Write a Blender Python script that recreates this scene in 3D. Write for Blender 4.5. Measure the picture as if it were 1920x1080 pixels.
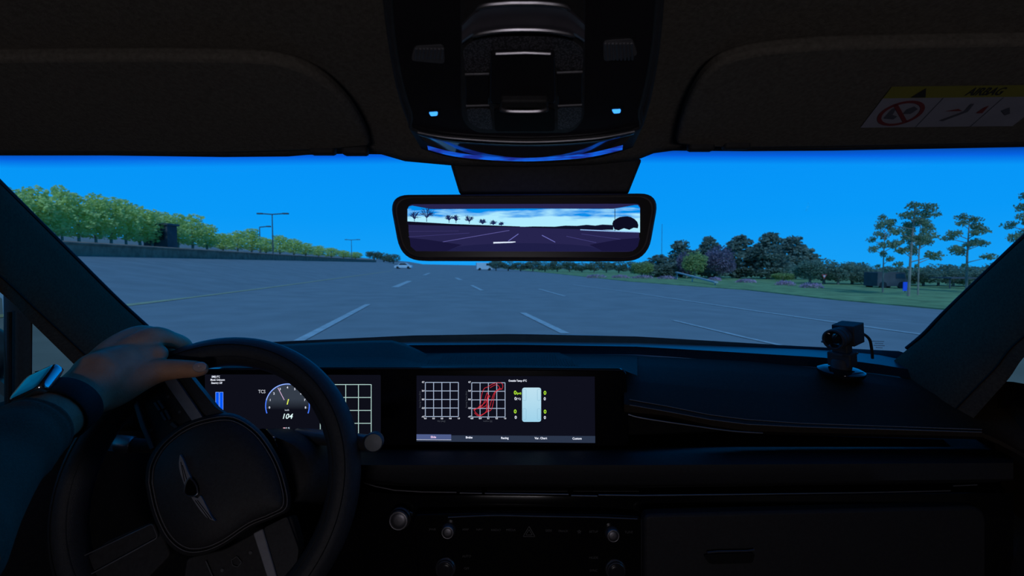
import bpy, bmesh, math, random
from mathutils import Vector as V, Matrix, noise as mnoise
for o in list(bpy.data.objects): bpy.data.objects.remove(o)
SC = bpy.context.scene
COL = SC.collection
rnd = random.Random(7)
# ------------------------------------------------------------------ camera
F = 900.0                       # focal length in pixels of a 1920 wide frame
CAMZ = 1.45
CAM = V((0, 0, CAMZ))
PITCH = math.atan((540 - 497) / F)
cd = bpy.data.cameras.new('camera'); cam = bpy.data.objects.new('camera', cd); COL.objects.link(cam)
cd.sensor_width = 36; cd.lens = 36 * F / 1920; cd.clip_start = .01; cd.clip_end = 3000
cd.dof.use_dof = True; cd.dof.focus_distance = .66; cd.dof.aperture_fstop = 11
cam.location = CAM; cam.rotation_euler = (math.pi/2 - PITCH, 0, 0)
SC.camera = cam
# ------------------------------------------------------------------ sky, sun, exposure
W_ = bpy.data.worlds.new('sky'); SC.world = W_; W_.use_nodes = True
nt = W_.node_tree; nt.nodes.clear()
tc = nt.nodes.new('ShaderNodeTexCoord'); sp = nt.nodes.new('ShaderNodeSeparateXYZ'); rp = nt.nodes.new('ShaderNodeValToRGB')
bg = nt.nodes.new('ShaderNodeBackground'); wo = nt.nodes.new('ShaderNodeOutputWorld')
nt.links.new(tc.outputs['Generated'], sp.inputs[0]); nt.links.new(sp.outputs['Z'], rp.inputs[0])
nt.links.new(rp.outputs[0], bg.inputs[0]); nt.links.new(bg.outputs[0], wo.inputs[0])
e = rp.color_ramp.elements
e[0].position = 0.0; e[0].color = (.010, .42, 1.0, 1)
e[1].position = 0.26; e[1].color = (.001, .33, 1.0, 1)
e.new(.09).color = (.003, .38, 1.0, 1); e.new(.36).color = (.001, .29, .90, 1); e.new(.60).color = (.002, .12, .38, 1); e.new(1.0).color = (.003, .05, .17, 1)
bg.inputs[1].default_value = 1.0
sd = bpy.data.lights.new('sun', 'SUN'); sun = bpy.data.objects.new('sun', sd); COL.objects.link(sun)
sd.energy = 2.0; sd.color = (.40, .74, 1.0); sd.angle = math.radians(6)
sun.rotation_euler = (math.radians(48), 0, math.radians(3))   # from behind the car, high
sun.location = (0, -5, 12)
vs = SC.view_settings; vs.view_transform = 'Standard'; vs.look = 'None'; vs.gamma = 1; vs.exposure = 0; vs.use_curve_mapping = False
# ------------------------------------------------------------------ measuring helpers
cT, sT = math.cos(PITCH), math.sin(PITCH)
def ray(px, py):
    a = (px - 960) / F; b = (540 - py) / F
    return V((a, cT + b*sT, -sT + b*cT))
def at(px, py, Y):                                   # point of the car seen at a pixel, Y metres ahead
    d = ray(px, py); return CAM + d * (Y / d.y)
def onp(px, py, Y0, z0, s):                          # on a plane z = z0 + s (Y - Y0), heights from the eye
    d = ray(px, py); return CAM + d * ((z0 - s*Y0) / (d.z - s*d.y))
def onplane(px, py, p, n):
    d = ray(px, py); return CAM + d * ((p - CAM).dot(n) / d.dot(n))
ROAD = .172                                          # the lane runs a little to the left of the car's nose
def terr(x, y):
    u = x + ROAD*y
    r = 0.0
    if u < -9: r = .16 * (min(-u, 30) - 9)
    return -.02*x + r
def ground(px, py):
    d = ray(px, py); t0 = 1.0; h0 = None
    t = 1.0
    while t < 900:
        p = CAM + d*t; h = p.z - terr(p.x, p.y)
        if h <= 0:
            a, b = t0, t
            for _ in range(30):
                m = (a+b)/2; p = CAM + d*m
                if p.z - terr(p.x, p.y) > 0: a = m
                else: b = m
            p = CAM + d*b; return V((p.x, p.y, terr(p.x, p.y)))
        t0 = t; t *= 1.03
    p = CAM + d*400; return V((p.x, p.y, terr(p.x, p.y)))
def footY(px, Y):
    x = (px-960)/F*Y*1.0; return V((x, Y, terr(x, Y)))
# ------------------------------------------------------------------ materials
def pmat(name, col, rough=.6, metal=0, spec=.5, ns=40, var=.25, bump=0, bs=200, coat=0, trans=0):
    m = bpy.data.materials.new(name); m.use_nodes = True; t = m.node_tree; b = t.nodes['Principled BSDF']
    b.inputs['Roughness'].default_value = rough; b.inputs['Metallic'].default_value = metal
    b.inputs['Specular IOR Level'].default_value = spec; b.inputs['Coat Weight'].default_value = coat
    tcn = t.nodes.new('ShaderNodeTexCoord'); n = t.nodes.new('ShaderNodeTexNoise'); n.inputs['Scale'].default_value = ns
    n.inputs['Detail'].default_value = 3
    t.links.new(tcn.outputs['Object'], n.inputs['Vector'])
    r = t.nodes.new('ShaderNodeValToRGB'); t.links.new(n.outputs['Fac'], r.inputs[0])
    r.color_ramp.elements[0].position = .3; r.color_ramp.elements[1].position = .7
    r.color_ramp.elements[0].color = tuple(c*(1-var) for c in col) + (1,)
    r.color_ramp.elements[1].color = tuple(min(1, c*(1+var)) for c in col) + (1,)
    t.links.new(r.outputs[0], b.inputs['Base Color'])
    if bump:
        n2 = t.nodes.new('ShaderNodeTexNoise'); n2.inputs['Scale'].default_value = bs; n2.inputs['Detail'].default_value = 2
        t.links.new(tcn.outputs['Object'], n2.inputs['Vector'])
        bp = t.nodes.new('ShaderNodeBump'); bp.inputs['Strength'].default_value = bump; bp.inputs['Distance'].default_value = .002
        t.links.new(n2.outputs['Fac'], bp.inputs['Height']); t.links.new(bp.outputs[0], b.inputs['Normal'])
    return m
def emat(name, col, s=1.0):
    m = bpy.data.materials.new(name); m.use_nodes = True; t = m.node_tree; t.nodes.clear()
    e = t.nodes.new('ShaderNodeEmission'); o = t.nodes.new('ShaderNodeOutputMaterial')
    e.inputs[0].default_value = tuple(col)+(1,); e.inputs[1].default_value = s; t.links.new(e.outputs[0], o.inputs[0]); return m
def s2l(r, g, b):
    return tuple((c/255/12.92 if c/255 <= .04045 else ((c/255+.055)/1.055)**2.4) for c in (r, g, b))
def glassmat(name, tint, band=None, gloss=.04):
    m = bpy.data.materials.new(name); m.use_nodes = True; t = m.node_tree; t.nodes.clear()
    o = t.nodes.new('ShaderNodeOutputMaterial'); mx = t.nodes.new('ShaderNodeMixShader'); tr = t.nodes.new('ShaderNodeBsdfTransparent')
    gl = t.nodes.new('ShaderNodeBsdfGlossy'); gl.inputs['Roughness'].default_value = .03
    mx.inputs[0].default_value = gloss
    t.links.new(tr.outputs[0], mx.inputs[1]); t.links.new(gl.outputs[0], mx.inputs[2]); t.links.new(mx.outputs[0], o.inputs[0])
    tr.inputs[0].default_value = tuple(tint)+(1,)
    if band:                                         # sun shade strip along the upper edge of the glass
        c = t.nodes.new('ShaderNodeAttribute'); c.attribute_name = 'height_on_glass'; r = t.nodes.new('ShaderNodeValToRGB')
        mr = t.nodes.new('ShaderNodeMapRange'); mr.inputs[1].default_value = band[0]; mr.inputs[2].default_value = band[1]
        t.links.new(c.outputs['Fac'], mr.inputs[0]); t.links.new(mr.outputs[0], r.inputs[0])
        r.color_ramp.elements[0].color = tuple(tint)+(1,); r.color_ramp.elements[1].color = (.30, .12, .30, 1)
        r.color_ramp.elements.new(.5).color = (tint[0]*.9, tint[1]*.40, tint[2]*.80, 1)
        t.links.new(r.outputs[0], tr.inputs[0])
    return m
M = {}
M['headliner'] = pmat('headliner_fabric', (.125, .112, .095), .95, ns=300, var=.2, bump=.3, bs=900, spec=.2)
M['pillar'] = pmat('pillar_fabric', (.085, .055, .034), .95, ns=300, var=.2, bump=.3, bs=900, spec=.15)
M['pad'] = pmat('soft_dash_leather', (.028, .018, .010), .68, ns=250, var=.2, bump=.25, bs=1400, spec=.18)
M['emblem'] = pmat('brushed_emblem_silver', (.34, .34, .38), .5, metal=.45, ns=80, var=.1)
M['mirrorframe'] = pmat('mirror_frame_plastic', (.075, .062, .060), .6, ns=200, var=.15, bump=.1, bs=1500, spec=.35)
M['padlow'] = pmat('soft_lower_leather', (.020, .020, .024), .6, ns=250, var=.2, bump=.25, bs=1400, spec=.4)
M['plastic'] = pmat('matt_black_plastic', (.034, .033, .035), .65, ns=200, var=.2, bump=.15, bs=1500, spec=.35)
M['gloss'] = pmat('piano_black', (.006, .006, .007), .08, ns=20, var=.1, spec=.45)
M['semigloss'] = pmat('semi_gloss_black', (.024, .023, .028), .22, ns=20, var=.1, spec=.12)
M['screenglass'] = pmat('display_glass', (.004, .004, .006), .18, ns=20, var=.1, spec=.25)
M['strip'] = pmat('defroster_strip', (.045, .048, .055), .38, ns=80, var=.15, spec=.5)
M['dark'] = pmat('recess_black', (.008, .008, .009), .8, ns=80, var=.2, spec=.2)
M['leather'] = pmat('wheel_leather', (.030, .030, .034), .5, ns=300, var=.2, bump=.3, bs=1600, spec=.45)
M['stitch'] = pmat('grey_thread', (.16, .15, .16), .8, ns=900, var=.3)
M['satin'] = pmat('satin_silver', (.42, .41, .44), .35, metal=.9, ns=60, var=.1)
M['chrome'] = pmat('chrome', (.6, .6, .63), .15, metal=1, ns=30, var=.05)
M['darkmetal'] = pmat('gunmetal', (.16, .155, .17), .4, metal=.8, ns=60, var=.1)
M['skin'] = pmat('skin', (.54, .28, .17), .55, ns=60, var=.12, bump=.25, bs=500, spec=.4)
M['nail'] = pmat('nail', (.55, .42, .40), .25, ns=50, var=.05)
M['sleeve'] = pmat('grey_sleeve_cloth', (.14, .095, .068), .9, ns=500, var=.15, bump=.3, bs=900, spec=.2)
M['rubber'] = pmat('black_rubber', (.018, .018, .020), .7, ns=300, var=.2, spec=.3)
M['watchglass'] = pmat('watch_glass', (.01, .01, .012), .04, ns=10, var=.05, spec=1.0, coat=1)
def leafmat(name, col, var=.3, ns=1.2):
    m = pmat(name, col, .85, ns=ns, var=var, spec=.1); t = m.node_tree; b = t.nodes['Principled BSDF']; o = t.nodes['Material Output']
    tr = t.nodes.new('ShaderNodeBsdfTranslucent'); ad = t.nodes.new('ShaderNodeMixShader'); ad.inputs[0].default_value = .5
    src = b.inputs['Base Color'].links[0].from_socket
    t.links.new(src, tr.inputs[0]); t.links.new(b.outputs[0], ad.inputs[1]); t.links.new(tr.outputs[0], ad.inputs[2]); t.links.new(ad.outputs[0], o.inputs[0]); return m
M['print'] = pmat('grey_print', (.12, .12, .125), .8, ns=50, var=.05)
M['glass'] = glassmat('windscreen_glass', (.80, .85, .95), (-.3, -.2))
M['sideglass'] = glassmat('side_glass', (.60, .50, .40))
# ------------------------------------------------------------------ mesh helpers
class MB:
    def __init__(s): s.v = []; s.f = []
    def add(s, vs, fs):
        b = len(s.v); s.v += [V(v) for v in vs]; s.f += [tuple(i+b for i in f) for f in fs]; return s
    def box(s, c, size, R=None):
        vs = [V((x*size[0]/2, y*size[1]/2, z*size[2]/2)) for z in (-1, 1) for y in (-1, 1) for x in (-1, 1)]
        if R is not None: vs = [R @ v for v in vs]
        return s.add([V(c)+v for v in vs], [(0,2,3,1),(4,5,7,6),(0,1,5,4),(2,6,7,3),(0,4,6,2),(1,3,7,5)])
    def grid(s, rows, cu=False, cv=False, flip=False):
        n = len(rows); m = len(rows[0]); vs = [p for r in rows for p in r]; fs = []
        for i in range(n if cv else n-1):
            for j in range(m if cu else m-1):
                a, b = i*m+j, i*m+(j+1) % m; c, d = ((i+1) % n)*m+(j+1) % m, ((i+1) % n)*m+j
                fs.append((a, b, c, d) if not flip else (d, c, b, a))
        return s.add(vs, fs)
    def tube(s, path, r, n=10, cap=True, flat=1.0, up=None, closed=False):
        path = [V(p) for p in path]; k = len(path)
        if not isinstance(r, (list, tuple)): r = [r]*k
        rows = []; ref = None
        for i, p in enumerate(path):
            if closed: t = (path[(i+1) % k]-path[i-1]).normalized()
            else: t = (path[min(i+1, k-1)]-path[max(i-1, 0)]).normalized()
            if up is not None: ref = V(up)
            elif ref is None: ref = V((0, 0, 1)) if abs(t.z) < .9 else V((1, 0, 0))
            a = (ref - t*ref.dot(t)).normalized(); b = t.cross(a)
            if up is None: ref = a
            rows.append([p + a*math.cos(2*math.pi*j/n)*r[i]*flat + b*math.sin(2*math.pi*j/n)*r[i] for j in range(n)])
        base = len(s.v); s.grid(rows, cu=True, cv=closed)
        if cap and not closed:
            s.f.append(tuple(base+j for j in reversed(range(n)))); s.f.append(tuple(base+(k-1)*n+j for j in range(n)))
        return s
    def prism(s, pts, vec):
        n = len(pts); vec = V(vec)
        s.add([V(p) for p in pts] + [V(p)+vec for p in pts], [tuple(range(n)), tuple(reversed(range(n, 2*n)))] + [(i, i+n, (i+1) % n+n, (i+1) % n) for i in range(n)])
        return s
    def poly(s, pts): return s.add(pts, [tuple(range(len(pts)))])
    def lathe(s, prof, c, ax, n=24, a0=0):
        ax = V(ax).normalized(); t = V((0, 0, 1)) if abs(ax.z) < .9 else V((1, 0, 0)); a = (t-ax*t.dot(ax)).normalized(); b = ax.cross(a)
        rows = [[V(c)+ax*h+(a*math.cos(2*math.pi*j/n+a0)+b*math.sin(2*math.pi*j/n+a0))*max(r, 1e-5) for j in range(n)] for r, h in prof]
        return s.grid(rows, cu=True)
    def ball(s, c, r, n=10, m=6, sc=(1, 1, 1)):
        return s.grid([[V(c)+V((math.cos(2*math.pi*j/n)*math.sin(math.pi*i/m)*r*sc[0], math.sin(2*math.pi*j/n)*math.sin(math.pi*i/m)*r*sc[1], math.cos(math.pi*i/m)*r*sc[2])) for j in range(n)] for i in range(m+1)], cu=True)
    def build(s, name, mat, parent=None, smooth=True, bevel=0, solid=0, seg=2, kind=None, sub=0, ang=35, origin=None):
        if parent is not None: Mi = wmat(parent).inverted(); vs = [Mi @ v for v in s.v]; loc = V((0, 0, 0))
        else:
            if origin is None:
                xs = [v.x for v in s.v]; ys = [v.y for v in s.v]; origin = V(((min(xs)+max(xs))/2, (min(ys)+max(ys))/2, min(v.z for v in s.v)))
            loc = V(origin); vs = [v-loc for v in s.v]
        me = bpy.data.meshes.new(name); me.from_pydata(vs, [], s.f); me.validate()
        bm = bmesh.new(); bm.from_mesh(me); bmesh.ops.remove_doubles(bm, verts=bm.verts, dist=1e-6); bmesh.ops.recalc_face_normals(bm, faces=bm.faces); bm.to_mesh(me); bm.free()
        if smooth:
            me.polygons.foreach_set('use_smooth', [True]*len(me.polygons)); me.set_sharp_from_angle(angle=math.radians(ang))
        o = bpy.data.objects.new(name, me); COL.objects.link(o); o.location = loc
        o.data.materials.append(M[mat] if isinstance(mat, str) else mat)
        if parent is not None: o.parent = parent
        if solid:
            md = o.modifiers.new('thickness', 'SOLIDIFY'); md.thickness = solid; md.offset = 0
        if bevel:
            md = o.modifiers.new('bevel', 'BEVEL'); md.width = bevel; md.segments = seg; md.limit_method = 'ANGLE'; md.harden_normals = False
        if sub:
            md = o.modifiers.new('subsurf', 'SUBSURF'); md.levels = sub; md.render_levels = sub
        if kind: o['kind'] = kind
        return o
def wmat(o):
    m = o.matrix_basis.copy()
    while o.parent is not None: o = o.parent; m = o.matrix_basis @ m
    return m
def thing(name, label, cat, loc, group=None):
    o = bpy.data.objects.new(name, None); COL.objects.link(o); o.location = loc; o.empty_display_size = .05
    return tag(o, label, cat, group)
def tag(o, label=None, cat=None, group=None, kind=None):
    if label: o['label'] = label
    if cat: o['category'] = cat
    if group: o['group'] = group
    if kind: o['kind'] = kind
    return o
def lab(o, label): o['label'] = label; return o
def copy_tree(o, parent=None):
    c = o.copy(); COL.objects.link(c); c.parent = parent
    for ch in o.children: copy_tree(ch, c)
    return c
def lerp_row(pts, xs, fn=at):
    out = []
    for x in xs:
        for i in range(len(pts)-1):
            if x <= pts[i+1][0] or i == len(pts)-2:
                a, b = pts[i], pts[i+1]; t = (x-a[0])/(b[0]-a[0]); t = max(-.5, min(1.5, t))
                out.append(fn(x, a[1]+(b[1]-a[1])*t, a[2]+(b[2]-a[2])*t)); break
    return out
def smooth_pts(pts, n=8):                              # Catmull-Rom through tuples
    out = []
    P = [pts[0]]+list(pts)+[pts[-1]]
    for i in range(1, len(P)-2):
        p0, p1, p2, p3 = P[i-1:i+3]
        for k in range(n):
            t = k/n
            out.append(tuple(.5*((2*b)+(-a+c)*t+(2*a-5*b+4*c-d)*t*t+(-a+3*b-3*c+d)*t**3) for a, b, c, d in zip(p0, p1, p2, p3)))
    out.append(tuple(pts[-1])); return out
def rpoly(pts, r, n=5):                               # polygon with rounded corners (2D)
    out = []; k = len(pts)
    for i in range(k):
        p = V((pts[i][0], pts[i][1])); a = V((pts[i-1][0], pts[i-1][1])); b = V((pts[(i+1) % k][0], pts[(i+1) % k][1]))
        rr = r[i] if isinstance(r, (list, tuple)) else r
        rr = min(rr, (a-p).length*.49, (b-p).length*.49)
        q0 = p+(a-p).normalized()*rr; q1 = p+(b-p).normalized()*rr
        for j in range(n+1):
            t = j/n; out.append(tuple(q0*(1-t)**2+p*2*t*(1-t)+q1*t*t))
    return out
TXT = {}
def text_tris(s, shear=0, bold=0):
    k = (s, shear, bold)
    if k not in TXT:
        cu = bpy.data.curves.new('lettering', 'FONT'); cu.body = s; cu.size = 1; cu.shear = shear; cu.offset = bold; cu.resolution_u = 3; cu.align_x = 'CENTER'; cu.align_y = 'CENTER'
        ob = bpy.data.objects.new('lettering', cu); COL.objects.link(ob); bpy.context.view_layer.update()
        me = bpy.data.meshes.new_from_object(ob.evaluated_get(bpy.context.evaluated_depsgraph_get()))
        TXT[k] = ([tuple(v.co[:2]) for v in me.vertices], [tuple(p.vertices) for p in me.polygons])
        bpy.data.objects.remove(ob); bpy.data.curves.remove(cu); bpy.data.meshes.remove(me)
    return TXT[k]
def text(name, s, px, py, size, fn, mat, parent, shear=0, bold=0, rot=0, sx=1.0):
    vs, fs = text_tris(s, shear, bold); c, q = math.cos(rot), math.sin(rot)
    return MB().add([fn(px+(x*sx*c-y*q)*size, py-(x*sx*q+y*c)*size) for x, y in vs], fs).build(name, mat, parent, smooth=False)
def line2(a, b, w):                                   # a flat stroke in 2D
    a, b = V(a), V(b); d = (b-a).normalized(); n = V((-d.y, d.x))*w/2
    return [tuple(a+n), tuple(b+n), tuple(b-n), tuple(a-n)]
def stroke(mb, pts, w, fn, closed=False):
    k = len(pts); seg = k if closed else k-1
    for i in range(seg): mb.poly([fn(*p) for p in line2(pts[i], pts[(i+1) % k], w)])
    return mb
# ================================================================== the car park outside
M['asphalt'] = pmat('asphalt', (.25, .245, .24), .9, ns=.8, var=.10, bump=.3, bs=60, spec=.3)
M['whiteline'] = pmat('white_road_paint', (.46, .47, .46), .8, ns=6, var=.2)
M['yellowline'] = pmat('yellow_road_paint', (.44, .38, .20), .8, ns=6, var=.2)
M['lawn'] = pmat('lawn_turf', (.24, .32, .13), .95, ns=1.2, var=.35, bump=.5, bs=30, spec=.1)
M['lowwall'] = pmat('red_brown_wall', (.32, .18, .12), .9, ns=2, var=.3, spec=.2)
M['bark'] = pmat('bark', (.34, .26, .20), .9, ns=8, var=.3, spec=.1)
M['leaf_y'] = leafmat('yellow_green_leaves', (.95, .93, .30))
M['leaf_d'] = leafmat('dark_evergreen_needles', (.30, .32, .24))
M['leaf_f'] = leafmat('hedge_leaves', (.27, .31, .21))
M['leaf_b'] = leafmat('bright_bush_leaves', (.46, .48, .18))
M['leaf_p'] = leafmat('purple_leaves', (.34, .23, .28))
M['leaf_pine'] = leafmat('pine_needles', (.34, .38, .22))
M['flower'] = leafmat('pink_flowers', (.75, .42, .52))
M['steel'] = pmat('grey_pole_paint', (.07, .075, .08), .6, ns=5, var=.2)
M['darkwall'] = pmat('dark_building_render', (.10, .09, .09), .9, ns=1, var=.2, spec=.2)
M['carwhite'] = pmat('white_car_paint', (.62, .64, .66), .35, ns=1, var=.05)
M['cardark'] = pmat('dark_car_paint', (.035, .04, .05), .35, ns=1, var=.05)
M['carglass'] = pmat('car_window_glass', (.02, .025, .03), .1, ns=1, var=.05)
M['signred'] = pmat('red_sign', (.45, .05, .05), .6, ns=5, var=.05)
M['signblue'] = pmat('blue_sign', (.02, .10, .75), .6, ns=5, var=.05)
M['signwhite'] = pmat('white_sign', (.6, .6, .6), .6, ns=5, var=.05)
M['concrete'] = pmat('pale_concrete', (.42, .43, .42), .9, ns=3, var=.15)
# ground
us = [-200, -60, -30, -9, 0, 12, 40, 120, 400]; ysv = [-40, -10, 0, 10, 25, 60, 120, 250, 700]
g = MB().grid([[V((u-ROAD*y, y, terr(u-ROAD*y, y))) for u in us] for y in ysv]).build('ground', 'asphalt', smooth=False, kind='structure', origin=(0, 0, 0))
lab(g, 'wide grey asphalt car park sloping up on the left')
def road_line(px_pts, w, mat, n=10):
    P = [ground(*p) for p in px_pts]; rows = []
    Q = []
    for a, b in zip(P, P[1:]):
        for k in range(n): Q.append(a.lerp(b, k/n))
    Q.append(P[-1])
    for i, p in enumerate(Q):
        d = (Q[min(i+1, len(Q)-1)]-Q[max(i-1, 0)]); d.z = 0; d.normalize(); s = V((d.y, -d.x, 0))*w/2
        r = []
        for q in (p-s, p+s): r.append(V((q.x, q.y, terr(q.x, q.y)+.012)))
        rows.append(r)
    return MB().grid(rows).build('lane_line', mat, g, smooth=False)
road_line([(-330, 622), (245, 572), (500, 540), (640, 521), (735, 508)], .26, 'yellowline')
road_line([(560, 640), (690, 571)], .19, 'whiteline')
road_line([(740, 539), (768, 527)], .42, 'whiteline')
road_line([(795, 516), (805, 512)], .40, 'whiteline')
road_line([(980, 587), (1060, 626)], .20, 'whiteline')
road_line([(884, 535), (904, 545)], .22, 'whiteline')
road_line([(855, 521), (864, 525)], .35, 'whiteline')
road_line([(1010, 542), (1060, 556)], .16, 'whiteline')
road_line([(1075, 534), (1180, 548), (1400, 581), (1560, 604), (1730, 628)], .19, 'whiteline')
road_line([(1262, 601), (1400, 634), (1480, 652)], .12, 'whiteline')
road_line([(1500, 590), (1700, 602), (1790, 609)], .06, 'whiteline')
# lawn on the right
near = [(935, 503), (1040, 513), (1180, 528), (1300, 537), (1400, 544), (1480, 553), (1560, 562), (1780, 582), (2100, 612)]
def lift(p, h): return V((p.x, p.y, terr(p.x, p.y)+h))
NP = [ground(*p) for p in near]
lw = MB().grid([[lift(p, -.05) for p in NP], [lift(p, .05) for p in NP], [lift(p+V((8, 6, 0)), .06) for p in NP], [lift(p+V((70, 60, 0)), .08) for p in NP]]).build('lawn', 'lawn', smooth=False)
tag(lw, 'green strip of lawn along the right edge of the car park', 'lawn', kind='stuff')
kb = []
for a, b in zip(NP, NP[1:]):
    n = max(1, int(min((b-a).length/2.5, 6)))
    for k in range(n): kb.append(a.lerp(b, k/n))
kb.append(NP[-1])
# low wall along the left
def lane_pt(u, Y, h=0): x = u-ROAD*Y; return V((x, Y, terr(x, Y)+h))
wl = MB().grid([[lane_pt(-18.2+du, Y, h) for Y in (12, 20, 30, 45, 70, 110, 165)] for du, h in ((0, -.1), (0, .62), (-.35, .62), (-.35, -.1))], flip=True).build('low_wall', 'lowwall', smooth=False)
tag(wl, 'long low red-brown wall between the car park and left trees', 'wall')
MB().grid([[lane_pt(-18.2+du, Y, h) for Y in (12, 20, 30, 45, 70, 110, 165)] for du, h in ((.06, .62), (.06, .70), (-.41, .70), (-.41, .62))], cv=True).build('coping', 'lowwall', wl, smooth=False)
# ---- trees
def leaf_cloud(blobs, n, size, seed, shell=.55, flat=1.0):
    r = random.Random(seed); mb = MB(); tot = sum(b[1][0]*b[1][2] for b in blobs)
    for c, rad in blobs:
        for _ in range(max(4, int(n*rad[0]*rad[2]/tot))):
            d = V((r.gauss(0, 1), r.gauss(0, 1), r.gauss(0, 1))).normalized()*(shell+(1-shell)*r.random()**.6)*(1+r.uniform(-.12, .12))
            p = V(c)+V((d.x*rad[0], d.y*rad[1], d.z*rad[2]))
            a = V((r.gauss(0, 1), r.gauss(0, 1), r.gauss(0, 1)*flat)).normalized(); b = a.orthogonal().normalized(); s = size*r.uniform(.6, 1.3)
            b = (Matrix.Rotation(r.uniform(0, 6.28), 3, a) @ b)
            mb.add([p-a*s*.5, p+b*s*.35, p+a*s*.5, p-b*s*.35], [(0, 1, 2, 3)])
    return mb
def mk_meshes(kind, seed):
    """unit tree, height 1, standing at the origin"""
    r = random.Random(seed); tr = MB()
    if kind == 'upright':                              # narrow roadside tree, crown nearly to the ground
        blobs = [((r.uniform(-.05, .05), r.uniform(-.05, .05), .22+.095*i), (.15*math.sin(math.pi*(.24+.09*i))+.06, .15*math.sin(math.pi*(.24+.09*i))+.06, .11)) for i in range(8)]
        tr.tube([(0, 0, 0), (.01, 0, .4), (0, .01, .85)], [.02, .014, .004], 6)
        cr = leaf_cloud(blobs, 1500, .055, seed)
    elif kind == 'cone':                               # dense evergreen, broad and pointed
        blobs = []
        for i in range(8):
            z = .12+.105*i; w = .30*(1-max(0, (z-.3)/.72)**1.4)*(1 if z > .2 else .85)+.02
            blobs.append(((0, 0, z), (w*.8, w*.8, .09)))
            for k in range(5):
                an = r.uniform(0, 6.28); blobs.append(((math.cos(an)*w*.72, math.sin(an)*w*.72, z+r.uniform(-.03, .05)), (w*.42, w*.42, .06)))
        tr.tube([(0, 0, 0), (0, 0, .5), (0, 0, .95)], [.03, .02, .005], 6)
        cr = leaf_cloud(blobs, 4200, .055, seed)
    elif kind == 'round':
        blobs = [((0, 0, .55), (.36, .36, .40))]+[((math.cos(a)*.24, math.sin(a)*.24, .5+r.uniform(-.22, .25)), (.17, .17, .17)) for a in [r.uniform(0, 6.28) for _ in range(9)]]
        tr.tube([(0, 0, 0), (0, 0, .5)], [.035, .02], 6)
        cr = leaf_cloud(blobs, 2200, .065, seed)
    else:                                              # open pine with a bare trunk and clumps on side branches
        lean = r.uniform(-.02, .02); top = V((lean*2, 0, .93))
        tr.tube([(0, 0, 0), (lean, .01, .45), top], [.016, .012, .004], 6)
        blobs = []
        spec = [(.30, .12), (.36, -.16), (.44, .22), (.50, -.10), (.55, -.24), (.60, .13), (.66, .27), (.70, -.17), (.76, -.26), (.80, .20), (.86, -.10), (.92, .06), (.96, .0), (.62, .02), (.74, .04), (.84, .10)]
        for z, dx in spec:
            dx = dx*r.uniform(.75, 1.15); dy = r.uniform(-.14, .14); zz = z+r.uniform(-.02, .02); e = V((dx+lean*2*z, dy, zz))
            tr.tube([V((lean*2*z*.9, 0, zz-.07)), e], [.006, .002], 4)
            big = 1 if z > .42 else .55
            blobs.append((e, (.085*big*r.uniform(.8, 1.2), .085*big, .045*big*r.uniform(.8, 1.2))))
            blobs.append((e*.75+V((0, 0, zz*.27)), (.06*big, .06*big, .035*big)))
        cr = leaf_cloud(blobs, 2400, .028, seed, shell=.2)
    return tr, cr
PROTO = {}
def tree(name, label, cat, kind, mat, px, top, Y, seed, wpx=None, group=None, base=None):
    key = (kind, seed, mat)
    if Y is None: f = ground(px, base); Y = f.y
    else: f = footY(px, Y)
    topz = at(px, top, Y).z; h = topz-f.z
    if key not in PROTO:
        tr, cr = mk_meshes(kind, seed); root = thing(name, label, cat, (0, 0, 0), group)
        tr.build('trunk', 'bark', root); cr.build('foliage', mat, root, smooth=False)
        PROTO[key] = root; PROTO[key, 'w'] = max(abs(v.x) for v in cr.v)
        t = root
    else: t = copy_tree(PROTO[key]); t.name = name; tag(t, label, cat, group)
    t.location = f; s = h
    sx = s if wpx is None else wpx/2*Y/F/PROTO[key, 'w']
    t.scale = (sx, sx, s); t.rotation_euler[2] = 0 if kind == 'pine' else (px*1.7) % 6.28
    return t
ORD = ['first', 'second', 'third', 'fourth', 'fifth', 'sixth', 'seventh', 'eighth', 'ninth', 'tenth', 'eleventh', 'twelfth', 'thirteenth', 'fourteenth', 'fifteenth', 'sixteenth', 'seventeenth', 'eighteenth', 'nineteenth', 'twentieth', 'twenty-first', 'twenty-second', 'twenty-third', 'twenty-fourth', 'twenty-fifth', 'twenty-sixth', 'twenty-seventh', 'twenty-eighth']
left = [(32, 352, 46), (66, 347, 60), (95, 375, 50), (120, 346, 40), (151, 363, 50), (183, 363, 50), (211, 368, 46), (239, 373, 46), (265, 384, 46), (288, 392, 42), (312, 396, 40), (336, 400, 38), (363, 401, 42), (390, 420, 36), (420, 437, 36), (447, 432, 34), (473, 428, 36), (500, 445, 30), (526, 440, 32), (552, 447, 30), (574, 455, 28), (598, 460, 26), (622, 464, 26), (645, 469, 24), (667, 472, 22)]
for i, (px, tp, w) in enumerate(left):
    a = (px-960)/F; Y = -23.5/(a+ROAD)
    tree('roadside_tree', f'yellow-green tree behind the low wall, {ORD[i]} from the left pillar', 'tree', 'upright', 'leaf_y', px, tp, Y, 11+i % 4, w*1.4, 'yellow-green trees along the left wall')
for i, (px, tp, w) in enumerate([(1233, 475, 56), (1277, 446, 66), (1330, 439, 60), (1384, 437, 78), (1441, 430, 72), (1484, 438, 84)]):
    tree('evergreen_tree', ['low dark evergreen tree just right of the mirror edge', 'dark evergreen tree beside the thin pole on the right', 'dark evergreen tree rising behind the yellow-green bush', 'dark evergreen tree rising behind the purple-leaved tree', 'tallest dark evergreen tree of the right-hand clump', 'rightmost dark evergreen tree of the right-hand clump'][i], 'tree', 'cone', 'leaf_d', px, tp, 74+(i%2)*4, 31+i % 3, w*1.35, 'evergreens of the right-hand clump')
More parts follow.
